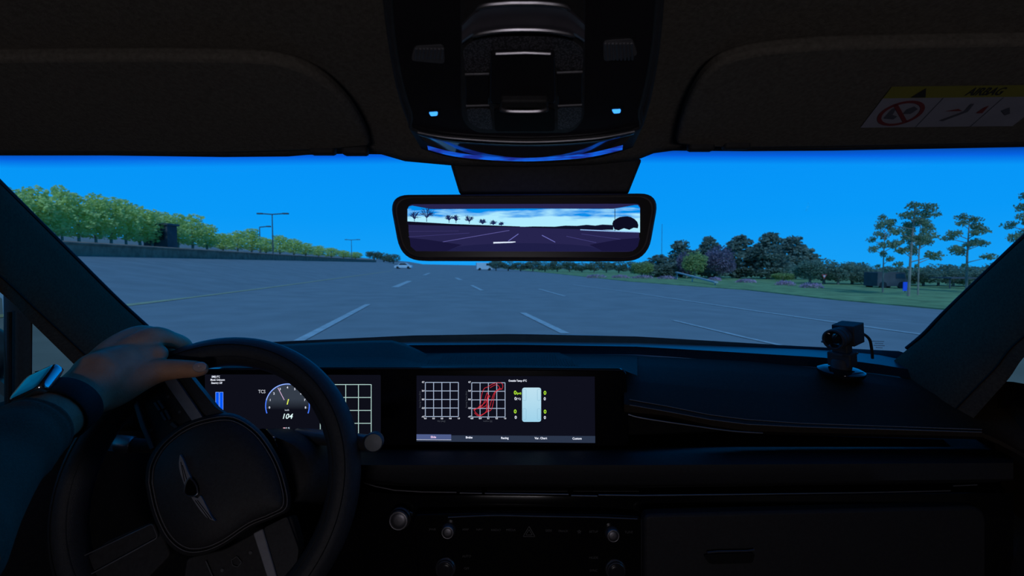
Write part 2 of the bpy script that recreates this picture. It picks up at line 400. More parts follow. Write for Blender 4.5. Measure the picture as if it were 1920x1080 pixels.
tree('purple_tree', 'round purple-leaved tree in front of the right-hand evergreens', 'tree', 'round', 'leaf_p', 1349, 457, 68, 41, 58)
tree('purple_tree', 'smaller purple-leaved tree left of the yellow-green bush', 'tree', 'round', 'leaf_p', 1287, 470, 72, 41, 44)
tree('leafy_bush', 'yellow-green bush in front of the right-hand evergreens', 'bush', 'round', 'leaf_b', 1303, 467, 66, 43, 50)
tree('leafy_bush', 'low yellow-green bush partly behind the mirror corner', 'bush', 'round', 'leaf_b', 1204, 488, 70, 43, 46)
tree('leafy_bush', 'small yellow-green bush at the foot of the tallest evergreen', 'bush', 'round', 'leaf_b', 1468, 510, 62, 43, 44)
hedge = [(1519, 484), (1545, 482), (1572, 490), (1598, 488), (1624, 494), (1650, 500), (1676, 496), (1704, 502), (1732, 499), (1760, 492), (1788, 498), (1816, 496), (1845, 502), (1872, 488), (1900, 494)]
for i, (px, tp) in enumerate(hedge):
    tree('dark_tree', f'dark green tree in the row behind the tall pines, {ORD[i]} from the left', 'tree', 'round', 'leaf_f', px, tp, 52+(i % 2)*3, 51+i % 3, 62, 'dark trees behind the pines')
far = [(702, 470), (720, 473), (738, 475)]+[(930+23*i, 486+(i*7) % 5) for i in range(13)]
for i, (px, tp) in enumerate(far):
    lb = (f'{ORD[i]} far dark tree between left tree row and mirror' if i < 3 else f'far green tree below the mirror, {ORD[i-3]} from the left')
    tree('far_tree', lb, 'tree', 'round', 'leaf_f', px, tp, 205 if i < 3 else 115, 51+i % 3, 34, 'far trees along the horizon')
pines = [(1655, 405, 550, 62, 'slender tall pine, leftmost of the open pines on the lawn'), (1703, 378, 557, 108, 'largest tall pine standing on the lawn'), (1812, 400, 549, 92, 'tall pine on the lawn next to the right pillar'), (1926, 362, 556, 90, 'tall pine half hidden behind the right pillar')]
for i, (px, tp, bs, w, lb) in enumerate(pines):
    tree('pine_tree', lb, 'tree', 'pine', 'leaf_pine', px, tp, None, [61, 62, 63, 61][i], w*1.1, 'tall pines on the lawn', base=bs)
tw = footY(1718, ground(1703, 557).y+.6)
tree('pine_tree', 'second thin pine trunk close beside the largest pine', 'tree', 'pine', 'leaf_pine', 1721, 392, None, 63, 70, 'tall pines on the lawn', base=555)
# flower beds
beds = [(1118, 511, 40, 'far left'), (1163, 514, 36, 'second'), (1205, 520, 42, 'third'), (1250, 524, 38, 'x'), (1340, 527, 24, 'x'), (1398, 531, 36, 'x'), (1472, 536, 36, 'x'), (1522, 541, 44, 'x')]
fl = ['leftmost pink flower bed below the mirror', 'second pink flower bed from the left below the mirror', 'pink flower bed under the right corner of the mirror', 'pink flower bed at the far end of the white path', 'pink flower bed just behind the white path', 'pink flower bed in front of the dark evergreens', 'pink flower bed in front of the small yellow-green bush', 'rightmost pink flower bed near the red triangular sign']
for i, (px, py, w, _) in enumerate(beds):
    f = ground(px, py); f = footY(px, min(f.y, 62)); rx = w/2*f.y/F; c = f+V((0, 0, .18))
    o = thing('flower_bed', fl[i], 'flower bed', f, 'pink flower beds on the lawn')
    MB().ball((f.x, f.y, f.z+.02), 1, 14, 8, (rx*.9, .7, .30)).build('mound', 'leaf_f', o)
    leaf_cloud([((f.x, f.y, f.z+.12), (rx, .8, .36))], 600, .16, 80+i, shell=.5).build('blossoms', 'flower', o, smooth=False)
# white path strip on the lawn
pA, pB = ground(1343, 536), footY(1268, 62)
d = (pB-pA).normalized(); s = V((d.y, -d.x, 0))
pb = MB().grid([[lift(pA-s*.16, .30), lift(pA+s*.16, .30)], [lift(pB-s*.16, .95), lift(pB+s*.16, .95)]]).build('barrier_arm', 'concrete', smooth=False, solid=.12)
tag(pb, 'white sloping barrier rail on the lawn before the evergreens', 'barrier')
for k in (.02, .5, .97):
    q = pA.lerp(pB, k); zt = terr(q.x, q.y)
    MB().box((q.x, q.y, zt+.15+.33*k), (.1, .1, .30+.65*k)).build('post', 'concrete', pb, smooth=False)
# light poles
def pole(px, top, Y, arms, label, r=.09):
    f = footY(px, Y); h = at(px, top, Y).z-f.z; t = thing('light_pole', label, 'light pole', f, 'light poles')
    MB().tube([f, f+V((0, 0, h))], [r, r*.7], 8).build('mast', 'steel', t)
    MB().lathe([(.0, 0), (r*2, 0), (r*2, .15), (r, .2)], f, (0, 0, 1), 8).build('base', 'steel', t)
    for x in arms:
        L = (x-px)*Y/F; a = f+V((0, 0, h))
        MB().tube([a, a+V((L, 0, .12))], r*.8, 6).build('arm', 'steel', t)
        MB().box(a+V((L, 0, .10)), (abs(L)*.45, .3, .18)).build('lamp_head', 'steel', t, bevel=.03)
pole(513, 402, 62, (490, 538), 'tall dark light pole with two arms above the left trees')
pole(489, 426, 68, (506,), 'shorter light pole with one arm beside the two-armed pole')
pole(660, 450, 120, (650, 673), 'far small light pole near the end of the left trees')
pole(1240, 420, 85, (), 'thin plain pole just right of the mirror', .05)
# building behind the left trees
def block(px0, px1, top, Y, label, name='building'):
    a, b = footY(px0, Y), footY(px1, Y); h = at((px0+px1)/2, top, Y).z-min(a.z, b.z); w = (b-a).length; c = (a+b)/2; c.z = min(a.z, b.z)-.3
    t = thing(name, label, 'building', c)
    MB().box(c+V((0, .6, h/2)), (w, 1.2, h+.3)).build('wall', 'darkwall', t, smooth=False)
    MB().box(c+V((0, .6, h+.2)), (w+.3, 1.5, .16)).build('roof', 'steel', t, smooth=False)
    for k in (-.25, .25): MB().box(c+V((w*k, -.02, h*.66)), (w*.26, .1, h*.28)).build('window', 'carglass', t, smooth=False)
block(272, 316, 418, 41, 'small dark flat-roofed building among the left trees')
# vehicles
def car(px, py, Y, L, mat, label, yaw=0, h=1.45, name='car', cat='car'):
    f = footY(px, Y); t = thing(name, label, cat, f); R = Matrix.Rotation(yaw, 3, 'Z')
    def tr(p): return f+R @ V(p)
    prof = [(-.5, .2), (-.5, .52), (-.44, .58), (-.30, .62), (-.20, .98), (.16, 1.0), (.34, .63), (.47, .58), (.5, .45), (.5, .2)] if name == 'car' else [(-.5, .15), (-.5, .98), (-.46, 1), (.40, 1), (.47, .6), (.5, .5), (.5, .15)]
    MB().prism([tr((x*L, -.85, z*h)) for x, z in prof], R @ V((0, 1.7, 0))).build('body', mat, t, smooth=False)
    gl = [(-.26, .66), (-.17, .93), (.13, .94), (.28, .66)] if name == 'car' else [(.1, .62), (.1, .9), (.38, .9), (.43, .62)]
    MB().prism([tr((x*L, -.87, z*h)) for x, z in gl], R @ V((0, 1.74, 0))).build('side_window', 'carglass', t, smooth=False)
    for x in (-.31, .31):
        for y in (-.8, .8): MB().lathe([(0, -.1), (.32, -.1), (.32, .1), (0, .1)], tr((x*L, y, .32)), R @ V((0, 1, 0)), 12).build('wheel', 'rubber', t)
car(757, 490, 118, 4.2, 'carwhite', 'white car far away left of the mirror foot')
car(908, 497, 120, 4.0, 'carwhite', 'white van far away under the middle of the mirror', .2, 1.9, 'van', 'van')
car(1660, 545, 44, 2.7, 'darkwall', 'dark van parked behind the tall pines', 0, 1.5, 'van', 'van')
# signs
def sign(px, py, Y, shape, mat, w, label):
    f = footY(px, Y); c = at(px, py, Y); t = thing('road_sign', label, 'sign', f)
    MB().tube([f, V((f.x, f.y, c.z+w*.3))], .03, 6).build('post', 'steel', t)
    o = V((c.x, c.y-.05, c.z))
    pts = [(-.5, .45), (.5, .45), (0, -.45)] if shape == 'tri' else [(-.35, -.5), (.35, -.5), (.35, .5), (-.35, .5)]
    pl = MB().prism([o+V((x*w, 0, z*w)) for x, z in pts], (0, .03, 0)).build('plate', mat, t, smooth=False)
    if shape == 'tri': MB().prism([o+V((x*w*.5, -.006, z*w*.5+.05*w)) for x, z in pts], (0, .005, 0)).build('plate_centre', 'signwhite', pl, smooth=False)
sign(1545, 519, 50, 'tri', 'signred', .55, 'red triangular road sign in front of the dark tree row')
sign(1698, 537, 34, 'box', 'signblue', .62, 'small blue rectangular sign beside the largest pine')
# carport
f = footY(1795, 46); t = thing('carport', 'grey flat-roofed carport behind the rightmost pines', 'carport', f)
zt = at(1795, 521, 46).z
MB().box((f.x, f.y, zt), (3.4, 2.5, .10)).build('roof', 'darkwall', t, smooth=False)
for k in (-1.6, 1.6): MB().tube([(f.x+k, f.y-1, terr(f.x+k, f.y)), (f.x+k, f.y-1, zt)], .06, 6).build('post', 'steel', t)
# ================================================================== the car body around the cabin
ZE = CAMZ
def E(x, y, z): return V((x, y, ZE+z))                # cabin point with height measured from the eye
# windscreen
topW = [(-420, 292, .45), (-60, 285, .50), (300, 283, .52), (960, 281, .53), (1600, 277, .51), (2010, 270, .49), (2380, 262, .44)]
midW = [(-90, 380, .58), (80, 440, .66), (400, 440, .74), (960, 430, .77), (1500, 440, .74), (1860, 450, .66), (2040, 460, .60)]
botW = [(215, 640, .86), (275, 655, .90), (520, 662, .99), (960, 655, 1.06), (1400, 668, 1.0), (1690, 690, .86), (1760, 690, .82)]
def resample(pts, n): return [smooth_pts(pts, 12)[int(i*(12*(len(pts)-1))/(n-1))] for i in range(n)]
rows = []
T3 = [resample(r, 25) for r in (topW, midW, botW)]
A3 = [[at(*p) for p in r] for r in T3]
for k in range(25):
    t = k/24; rows.append([a*(1-t)*(1-t)+(b*2-(a+c)*.5)*2*t*(1-t)+c*t*t for a, b, c in zip(*A3)])
M['glass'] = glassmat('windscreen_glass_banded', (.80, .85, .95), (.86, 1.0), .02)
ws = MB().grid(rows).build('window_1', 'glass', kind='structure', origin=(0, .7, ZE), ang=80)
at_ = ws.data.attributes.new('height_on_glass', 'FLOAT', 'POINT')
for i in range(len(ws.data.vertices)): at_.data[i].value = 1-(i//25)/24
lab(ws, 'raked windscreen with a dark blue sunshade band along its top')
# printed mark at the lower right corner of the glass
mk = MB()
for i, (x0, x1) in enumerate([(1634, 1658), (1640, 1656), (1638, 1659), (1642, 1655)]):
    mk.poly([at(a, b, .80) for a, b in ((x0, 639+i*4), (x1, 640+i*4), (x1, 640.9+i*4), (x0, 639.9+i*4))])
mk.build('glass_mark', pmat('mark_print', (.16, .18, .2), .8), ws, smooth=False)
# A pillars
def pillar(inner, outer, bulge, name):
    I = [at(*p) for p in smooth_pts(inner, 5)]; O = [at(*p) for p in smooth_pts(outer, 5)]
    rs = []
    for k in range(9):
        t = k/8; rs.append([a.lerp(b, t)+V((bulge[0], bulge[1], bulge[2]))*math.sin(math.pi*t) for a, b in zip(I, O)])
    back = [a+(a-CAM)*.07 for a in I]; backo = [b+(b-CAM)*.06 for b in O]
    o = MB().grid([back]+rs+[backo], cv=True).build(name, 'pillar', kind='structure', ang=70)
    seam = MB().tube([a.lerp(b, .80)+V((bulge[0], bulge[1], bulge[2]))*math.sin(math.pi*.8)*1.01 for a, b in zip(I, O)], .0009, 5); seam.build('seam', 'dark', o)
    return o
pl = pillar([(-190, 165, .40), (-60, 285, .50), (0, 345, .55), (120, 465, .68), (215, 560, .79), (272, 613, .85), (330, 670, .92)],
            [(-420, 215, .36), (-160, 430, .48), (0, 548, .58), (60, 606, .64), (105, 650, .68), (150, 694, .72), (215, 756, .78)], (.018, -.030, .004), 'trim_1')
lab(pl, 'dark fabric-covered left windscreen pillar')
pr = pillar([(2240, 160, .40), (2010, 365, .55), (1920, 447, .62), (1850, 512, .68), (1780, 580, .75), (1735, 628, .79), (1700, 656, .82), (1660, 690, .86)],
            [(2500, 250, .36), (2150, 520, .48), (2000, 606, .56), (1955, 640, .59), (1918, 672, .615), (1893, 708, .64), (1860, 745, .66), (1820, 790, .69)], (-.018, -.030, .004), 'trim_2')
lab(pr, 'dark fabric-covered right windscreen pillar')
# black frit edging of the glass along both pillars
for nm, pts in (('trim_3', [(-60, 283, .515), (0, 343, .565), (120, 462, .695), (215, 556, .80), (276, 612, .865)]), ('trim_4', [(2010, 362, .565), (1920, 444, .635), (1780, 577, .765), (1732, 626, .805), (1700, 653, .835)])):
    o = MB().tube([at(*p) for p in smooth_pts(pts, 6)], .0032, 8).build(nm, 'rubber', kind='structure'); lab(o, 'black rubber edging between glass and ' + ('left' if nm == 'trim_3' else 'right') + ' pillar')
# roof lining
hdr = [(-700, 292, .40), (-60, 288, .50), (200, 288, .52), (420, 291, .525), (540, 290, .53), (575, 287, .53), (640, 285, .53), (715, 286, .53), (760, 299, .53), (860, 308, .53), (985, 310, .53), (1110, 306, .53), (1190, 298, .53), (1225, 284, .53), (1262, 279, .53), (1400, 280, .525), (1560, 279, .52), (1920, 272, .50), (2600, 262, .40)]
xs = [-700, -420, -200, -60, 0, 100, 200, 300, 420, 500, 540, 560, 575, 600, 640, 680, 715, 735, 760, 800, 860, 920, 985, 1050, 1110, 1150, 1190, 1207, 1225, 1245, 1262, 1330, 1400, 1560, 1750, 1920, 2150, 2400, 2600]
H0 = lerp_row(hdr, xs)
R = [[p+V((0, .03, .02)) for p in H0], H0, [p+V((0, -.012, .004)) for p in H0]]
def roof_z(y): return .228-.095*max(0, (y-.20))/.33 if y > .2 else .228+.01*math.sin(min(1, (.2-y)/1.2)*1.57)
for y in (.47, .42, .36, .30, .2, 0, -.3, -.7, -1.1):
    R.append([V((p.x*(1+.0*(.5-y)) if abs(p.x) < .6 else math.copysign(.72, p.x), y-(.07*(p.x/.7)**2 if y > .1 else 0), ZE+roof_z(y)-.012*(p.x/.72)**2)) for p in H0])
cl = MB().grid(R).build('ceiling', 'headliner', kind='structure', solid=.004, ang=60)
lab(cl, 'dark fabric roof lining of the car cabin')
rf = MB().grid([[V((x, y, ZE+(.30 if y < .5 else .22)-.05*(x/.75)**2)) for x in (-.80, -.6, 0, .6, .80)] for y in (-1.3, -.5, .2, .5, .58)]).build('roof_panel', 'cardark', kind='structure'); lab(rf, 'steel roof panel above the lining')
# cabin floor, rear wall, doors
fl_ = MB().box(E(0, -.1, -.92), (1.56, 2.5, .04)).build('floor', 'dark', kind='structure', smooth=False); lab(fl_, 'dark carpeted cabin floor')
bw = MB().box(E(0, -1.25, -.36), (1.60, .05, 1.2)).build('wall_back', 'dark', kind='structure', smooth=False); lab(bw, 'dark rear bulkhead of the cabin')
fw = MB().box(E(0, 1.07, -.60), (1.60, .03, .66)).build('wall_front', 'dark', kind='structure', smooth=False); lab(fw, 'dark firewall below the windscreen')
for s, nm, lb in ((-1, 'door_1', "dark trim of the driver's door"), (1, 'door_2', "dark trim of the passenger's door")):
    # lower door panel, thick, with the belt line rolling in
    prof = [(.80, -.90), (.80, -.20), (.765, -.185), (.735, -.20), (.715, -.26), (.70, -.40), (.70, -.50), (.66, -.53), (.66, -.60), (.72, -.64), (.74, -.90)]
    ys = [-1.2, -.6, 0, .4, .6, .80, 1.1]
    dr = MB().grid([[E(s*x, y, z+(.0 if y < .5 else -.02)) for x, z in prof] for y in ys], cu=True).build(nm, 'plastic', kind='structure', ang=50); lab(dr, lb)
    MB().tube([E(s*.735, y, -.205+(.0 if y < .5 else -.02)) for y in (-.6, 0, .4, .62)], .006, 8).build('belt_trim', 'rubber', dr)
    # B pillar and rear side, extended over the door window to block sky light
    bp = MB().grid([[E(s*.75, y, -.2), E(s*.72, y, .0), E(s*.66, y, .23)] for y in (-1.25, .40)]).build('extended_wall_left' if s < 0 else 'extended_wall_right', 'headliner', kind='structure', solid=.03); lab(bp, 'unseen dark cabin side extended over the ' + ('left' if s < 0 else 'right') + ' front door window')
# side window frame piece between door glass and quarter glass (left)
fr = MB()
fr.prism([at(*p, .66) for p in ((6, 524), (30, 548), (61, 586), (60, 800), (8, 800))], (at(35, 660, .69)-at(35, 660, .66))).build('trim_5', 'plastic', kind='structure', bevel=.003)
lab(bpy.data.objects['trim_5'], 'upright divider between left door glass and quarter glass')
MB().tube([at(18, 585, .652), at(17, 800, .652)], .0025, 6).build('seal', 'rubber', bpy.data.objects['trim_5'])
# lower sill of the left quarter glass
sl = MB().grid([[at(x, y, Y) for x, y, Y in ((40, 742, .66), (110, 735, .71), (200, 735, .76), (300, 745, .82))], [at(x, y, Y) for x, y, Y in ((40, 800, .62), (110, 800, .66), (200, 800, .72), (300, 800, .78))]]).build('trim_6', 'plastic', kind='structure', solid=.02); lab(sl, 'black sill below the left quarter glass')
def pane(name, pts, lb):
    o = MB().poly([at(*p) for p in pts]).build(name, 'sideglass', kind='structure', smooth=False); lab(o, lb); return o
q = pane('window_2', [(58, 600, .675), (150, 690, .745), (180, 745, .775), (58, 750, .675)], 'small triangular left quarter window')
mk = MB()
def qp(px, py): return at(px, py, .672+(px-58)*.00072)
mk.poly([qp(64, 697), qp(72, 695), qp(75, 698), qp(68, 699)]).poly([qp(75, 698), qp(80, 696), qp(86, 693), qp(80, 698)])
for i, (a, b) in enumerate([(66, 82), (64, 79), (62, 75)]): mk.poly([qp(a, 703+i*3.6), qp(b, 701+i*3.6), qp(b, 702.4+i*3.6), qp(a, 704.4+i*3.6)])
mk.build('glass_mark', pmat('etched_mark', (.03, .035, .04), .8), q, smooth=False)
pane('window_3', [(1870, 722, .66), (1945, 635, .60), (1992, 598, .575), (1992, 765, .575), (1870, 765, .66)], 'corner of the right quarter window')
MB().prism([at(*p, .575) for p in ((1984, 600), (2034, 552), (2034, 800), (1984, 800))], (at(2010, 660, .60)-at(2010, 660, .575))).build('trim_7', 'plastic', kind='structure', bevel=.003)
lab(bpy.data.objects['trim_7'], 'upright divider between right door glass and quarter glass')
o = MB().poly([E(-.735, .40, -.19), E(-.70, .66, -.21), at(4, 560, .655), E(-.66, .44, .09), E(-.66, .40, .12)]).build('window_4', 'sideglass', kind='structure', smooth=False); lab(o, 'left door window glass')
o = MB().poly([E(.735, .40, -.20), at(2030, 765, .575), at(2030, 556, .575), E(.66, .44, .10), E(.66, .40, .12)]).build('window_5', 'sideglass', kind='structure', smooth=False); lab(o, 'right door window glass')
# bonnet in front of the windscreen
bn = MB().grid([[V((x*w, y, ZE+z-.03*(x/.75)**2)) for x in (-.80, -.6, -.3, 0, .3, .6, .80)] for y, z, w in ((1.08, -.205, 1), (1.3, -.213, 1), (1.7, -.250, .98), (2.1, -.34, .92), (2.25, -.52, .9))]).build('bonnet', pmat('blue_grey_car_paint', (.02, .025, .05), .35, ns=2, var=.05), solid=.01)
tag(bn, 'dark car bonnet just beyond the windscreen', 'bonnet')
# door mirror outside the left window
mr = thing('door_mirror', 'dark outside mirror at the left frame edge', 'side mirror', at(-60, 740, .95))
MB().ball(at(-62, 665, 1.02), .10, 16, 10, (1, .55, .72)).build('housing', 'cardark', mr)
MB().tube([at(-62, 690, 1.02), at(30, 760, 1.0)], [.03, .02], 8).build('arm', 'cardark', mr)
# ================================================================== sun visors
VP = (.37, .1575, -.33)
def onv(px, py, off=0): p = onp(px, py, *VP); return p+V((0, -.313, -.95))*off
def visor(outline, label):
    pts = [onv(*p) for p in outline]; t = thing('sun_visor', label, 'sun visor', sum(pts, V())/len(pts), 'sun visors')
    MB().prism(pts, V((0, .004, .012))).build('board', 'headliner', t, bevel=.005, seg=3)
    return t
L = [(-260, 112), (0, 110), (300, 108), (430, 110)]+[tuple(p) for p in smooth_pts([(430, 110), (520, 117), (590, 142), (645, 188), (680, 240), (694, 276)], 5)[1:]]+[(640, 281), (590, 284), (420, 289), (0, 286), (-260, 288)]
vL = visor(L, "driver's sun visor folded up, left of the overhead console")
Rr = [(2300, 76), (1920, 80), (1700, 84), (1560, 87)]+[tuple(p) for p in smooth_pts([(1560, 87), (1450, 96), (1370, 112), (1325, 140), (1295, 185), (1275, 240), (1268, 272)], 5)[1:]]+[(1330, 278), (1400, 279), (1560, 277), (1920, 270), (2300, 266)]
vR = visor(Rr, "passenger's sun visor folded up, with a warning label")
for v, a in ((vL, (607, 286)), (vL, (668, 287)), (vR, (1312, 279)), (vR, (1378, 276))):
    p = onv(*a); MB().box(p+V((0, -.002, .002)), (.026, .012, .010)).build('clip', 'plastic', v, bevel=.003)
# warning label on the right visor: u to the right, v towards the driver
la, lb_, lc = onv(1613, 238, .0008), onv(1898, 235, .0008), onv(1672, 161, .0008)
EU = (lb_-la); EV = (lc-la)
def lp(u, v, h=0): return la+EU*u+EV*v+V((0, -.313, -.95))*h
M['lab_w'] = pmat('label_white', (.30, .30, .37), .7, ns=50, var=.05); M['lab_y'] = pmat('label_yellow', (.24, .23, .03), .7, ns=50, var=.05)
M['lab_k'] = pmat('label_black', (.02, .02, .022), .7, ns=50, var=.05); M['lab_r'] = pmat('label_red', (.20, .03, .035), .7, ns=50, var=.05); M['lab_g'] = pmat('label_grey', (.09, .09, .12), .7, ns=50, var=.05)
LB = MB().poly([lp(0, 0), lp(1, 0), lp(1, .74), lp(0, .74)]).build('warning_label', 'lab_w', vR, smooth=False); lab(LB, 'white and yellow airbag warning label')
MB().poly([lp(0, .74), lp(1.05, .74), lp(1.05, 1), lp(0, 1)]).build('yellow_band', 'lab_y', LB, smooth=False)
def ring(c, r, w, fn, n=36, asp=1.0):
    mb = MB()
    for i in range(n):
        a, b = 2*math.pi*i/n, 2*math.pi*(i+1)/n
        mb.poly([fn(c[0]+math.cos(x)*rr*asp, c[1]+math.sin(x)*rr) for x, rr in ((a, r), (b, r), (b, r-w), (a, r-w))])
    return mb
asp = EV.length/EU.length
ph = lambda u, v: lp(u, v, .0004)
sg = ring((.185, .37), .32, .06, ph, asp=asp); sg.poly([ph(.185-.20*asp-.01, .37+.22), ph(.185-.20*asp+.015, .37+.24), ph(.185+.20*asp+.01, .37-.22), ph(.185+.20*asp-.015, .37-.24)])
ph2 = lambda u, v: lp(u, v, .0003)
MB().poly([ph2(.10, .25), ph2(.17, .22), ph2(.18, .30), ph2(.14, .34), ph2(.13, .52), ph2(.105, .5)]).poly([ph2(.20, .36), ph2(.25, .36), ph2(.27, .48), ph2(.23, .55), ph2(.20, .47)]).build('pictogram', 'lab_g', LB, smooth=False)
sg.build('prohibition_sign', 'lab_r', LB, smooth=False)
mb = MB()
for u in (.36, .72): mb.poly([ph(u, 0), ph(u+.004, 0), ph(u+.004, .74), ph(u, .74)])
mb.poly([ph(.47, .18), ph(.50, .16), ph(.60, .40), ph(.585, .60), ph(.565, .60), ph(.57, .42)])
mb.poly([ph(.80, .42), ph(.86, .30), ph(.88, .34), ph(.83, .5)])
mb.build('pictogram', 'lab_g', LB, smooth=False)
MB().poly([ph(.45, .42), ph(.52, .48), ph(.56, .42), ph(.52, .42)]).poly([ph(.66, .36), ph(.70, .36), ph(.69, .55), ph(.67, .5)]).build('pictogram', 'lab_r', LB, smooth=False)
MB().poly([ph(.16, .76), ph(.25, .76), ph(.205, .97)]).build('warning_triangle', 'lab_k', LB, smooth=False)
text('lettering', 'AIRBAG', 0, 0, 1, lambda x, y: lp(.58+x*.060, .87-y*.24, .0004), 'lab_k', LB, bold=.02)
# ================================================================== overhead console
CP = (.27, .149, -.33)
CN = V((0, -.33, -1)).normalized()
def onc(px, py, off=0): return onp(px, py, CP[0]+CN.y*off, CP[1]+CN.z*off, CP[2])
base = (onc(985, 300)+onc(985, 0))/2
oc = thing('overhead_console', 'glossy black overhead console with lamps and switches in the roof', 'overhead console', base)
outl = smooth_pts([(700, -140), (712, -40), (718, 20), (727, 90), (742, 170), (760, 225), (778, 254), (825, 262), (890, 267), (985, 270), (1080, 268), (1150, 261), (1198, 250), (1213, 222), (1228, 160), (1240, 80), (1246, 10), (1252, -60), (1262, -140)], 4)
MB().prism([onc(*p, -.003) for p in outl], (0, .006, .035)).build('housing', 'plastic', oc, bevel=.004, seg=3)
inn = smooth_pts([(722, -140), (730, -20), (738, 70), (752, 150), (770, 210), (790, 248), (985, 262), (1182, 246), (1200, 205), (1216, 140), (1228, 60), (1234, -20), (1242, -140)], 4)
MB().prism([onc(*p, .001) for p in inn], (-CN)*.006).build('fascia', 'semigloss', oc, bevel=.0012)
rim = MB().tube([onc(*p, .0005) for p in inn], .0018, 8, closed=False); rim.build('fascia_rim', 'plastic', oc)
# lower lip: curved glossy panel under a silver arc
arcT = smooth_pts([(783, 248), (850, 259), (985, 266), (1110, 260), (1190, 246)], 6)
arcB = smooth_pts([(800, 274), (860, 297), (985, 304), (1105, 298), (1172, 274)], 6)
rows = []
for k in range(7):
    t = k/6; rows.append([at(a[0]*(1-t)+b[0]*t, a[1]*(1-t)+b[1]*t, .405+.115*t**1.15) for a, b in zip(arcT, arcB)])
fT = smooth_pts([(766, 240), (845, 254), (985, 262), (1115, 255), (1205, 238)], 6); fB = smooth_pts([(795, 288), (858, 303), (985, 309), (1108, 304), (1182, 286)], 6)
MB().grid([[at(a[0]*(1-t)+b[0]*t, a[1]*(1-t)+b[1]*t, .412+.116*t**1.15)+V((0, 0, .002)) for a, b in zip(fT, fB)] for t in (0, .2, .4, .6, .8, 1.0)]+[[at(b[0], b[1], .528)+V((0, .01, .02)) for b in fB]]).build('lip_frame', 'plastic', oc, solid=.002, ang=70)
lip = MB().grid(rows).build('lip_panel', 'gloss', oc, solid=.002, ang=80)
stm = bpy.data.materials.new('blue_reflection_glow'); stm.use_nodes = True; t_ = stm.node_tree; t_.nodes.clear(); o_ = t_.nodes.new('ShaderNodeOutputMaterial'); e_ = t_.nodes.new('ShaderNodeEmission'); t_.links.new(e_.outputs[0], o_.inputs[0])  # blue emission stands in for the sky mirrored in the glossy lip
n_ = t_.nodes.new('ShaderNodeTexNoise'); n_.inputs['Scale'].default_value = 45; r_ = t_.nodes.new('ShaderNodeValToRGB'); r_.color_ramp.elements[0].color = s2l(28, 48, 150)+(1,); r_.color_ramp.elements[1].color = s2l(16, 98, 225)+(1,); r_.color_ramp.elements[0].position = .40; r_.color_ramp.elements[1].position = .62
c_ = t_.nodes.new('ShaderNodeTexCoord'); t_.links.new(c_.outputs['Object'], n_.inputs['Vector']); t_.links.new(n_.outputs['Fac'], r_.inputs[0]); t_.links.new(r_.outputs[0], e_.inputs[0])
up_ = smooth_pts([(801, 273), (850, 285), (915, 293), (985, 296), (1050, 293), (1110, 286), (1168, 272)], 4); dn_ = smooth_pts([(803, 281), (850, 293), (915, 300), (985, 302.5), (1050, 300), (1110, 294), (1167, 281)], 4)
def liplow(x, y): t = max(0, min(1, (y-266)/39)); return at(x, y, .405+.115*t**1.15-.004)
ls_ = MB().grid([[liplow(*a) for a in up_], [liplow(*a) for a in dn_]]).build('painted_sky_reflection', stm, oc, smooth=False); lab(ls_, 'painted blue sky reflection along the lower lip')
arc = MB().tube([onc(*p, .003) for p in arcT], .0011, 8).build('silver_arc', 'satin', oc); lab(arc, 'thin silver arc strip')
# centre pod
pod = rpoly([(862, -30), (1098, -30), (1096, 226), (1072, 250), (890, 250), (864, 226)], [30, 30, 22, 20, 20, 22])
MB().prism([onc(*p, .0035) for p in pod], (-CN)*.004).build('pod_frame', 'plastic', oc, bevel=.001)
# bowed satin bar across the head of the pod
topc = smooth_pts([(866, 44), (900, 14), (945, 7), (982, 6), (1020, 7), (1062, 14), (1096, 42)], 5); botc = smooth_pts([(866, 82), (892, 66), (935, 58), (982, 56), (1030, 58), (1072, 66), (1096, 80)], 5)
rows = []
for k in range(9):
    t = k/8; hh = .004+.005*(1 if 0 < k < 8 else 0)*(.75+.25*abs(2*t-1))
    rows.append([onc(a[0]*(1-t)+b[0]*t, a[1]*(1-t)+b[1]*t, hh) for a, b in zip(topc, botc)])
bar = MB().grid(rows).build('satin_bar', pmat('satin_grey_bar', (.16, .15, .18), .42, metal=.4, ns=60, var=.1), oc, ang=80); lab(bar, 'bowed satin grey bar')
for c_, nm in ((topc, 'bar_edge'), (botc, 'bar_edge')): MB().tube([onc(*p, .0085) for p in c_[4:-4]], [.0004]+[.0013]*(len(c_)-10)+[.0004], 8).build(nm, 'satin', oc)
# woven speaker cloth areas
gm = bpy.data.materials.new('woven_grille'); gm.use_nodes = True; t_ = gm.node_tree; b_ = t_.nodes['Principled BSDF']
b_.inputs['Roughness'].default_value = .6; vo = t_.nodes.new('ShaderNodeTexVoronoi'); vo.inputs['Scale'].default_value = 900; tcx = t_.nodes.new('ShaderNodeTexCoord'); rr_ = t_.nodes.new('ShaderNodeValToRGB')
t_.links.new(tcx.outputs['Object'], vo.inputs['Vector']); t_.links.new(vo.outputs['Distance'], rr_.inputs[0]); t_.links.new(rr_.outputs[0], b_.inputs['Base Color'])
rr_.color_ramp.elements[0].color = (.22, .22, .26, 1); rr_.color_ramp.elements[1].color = (.03, .03, .036, 1); rr_.color_ramp.elements[1].position = .6
M['grille'] = gm
MB().prism([onc(*p, .0042) for p in rpoly([(868, 92), (900, 70), (1062, 70), (1094, 92), (1092, 132), (1044, 132), (1036, 98), (926, 98), (918, 134), (872, 136)], 10)], (-CN)*.001).build('speaker_grille', 'grille', oc, smooth=False)
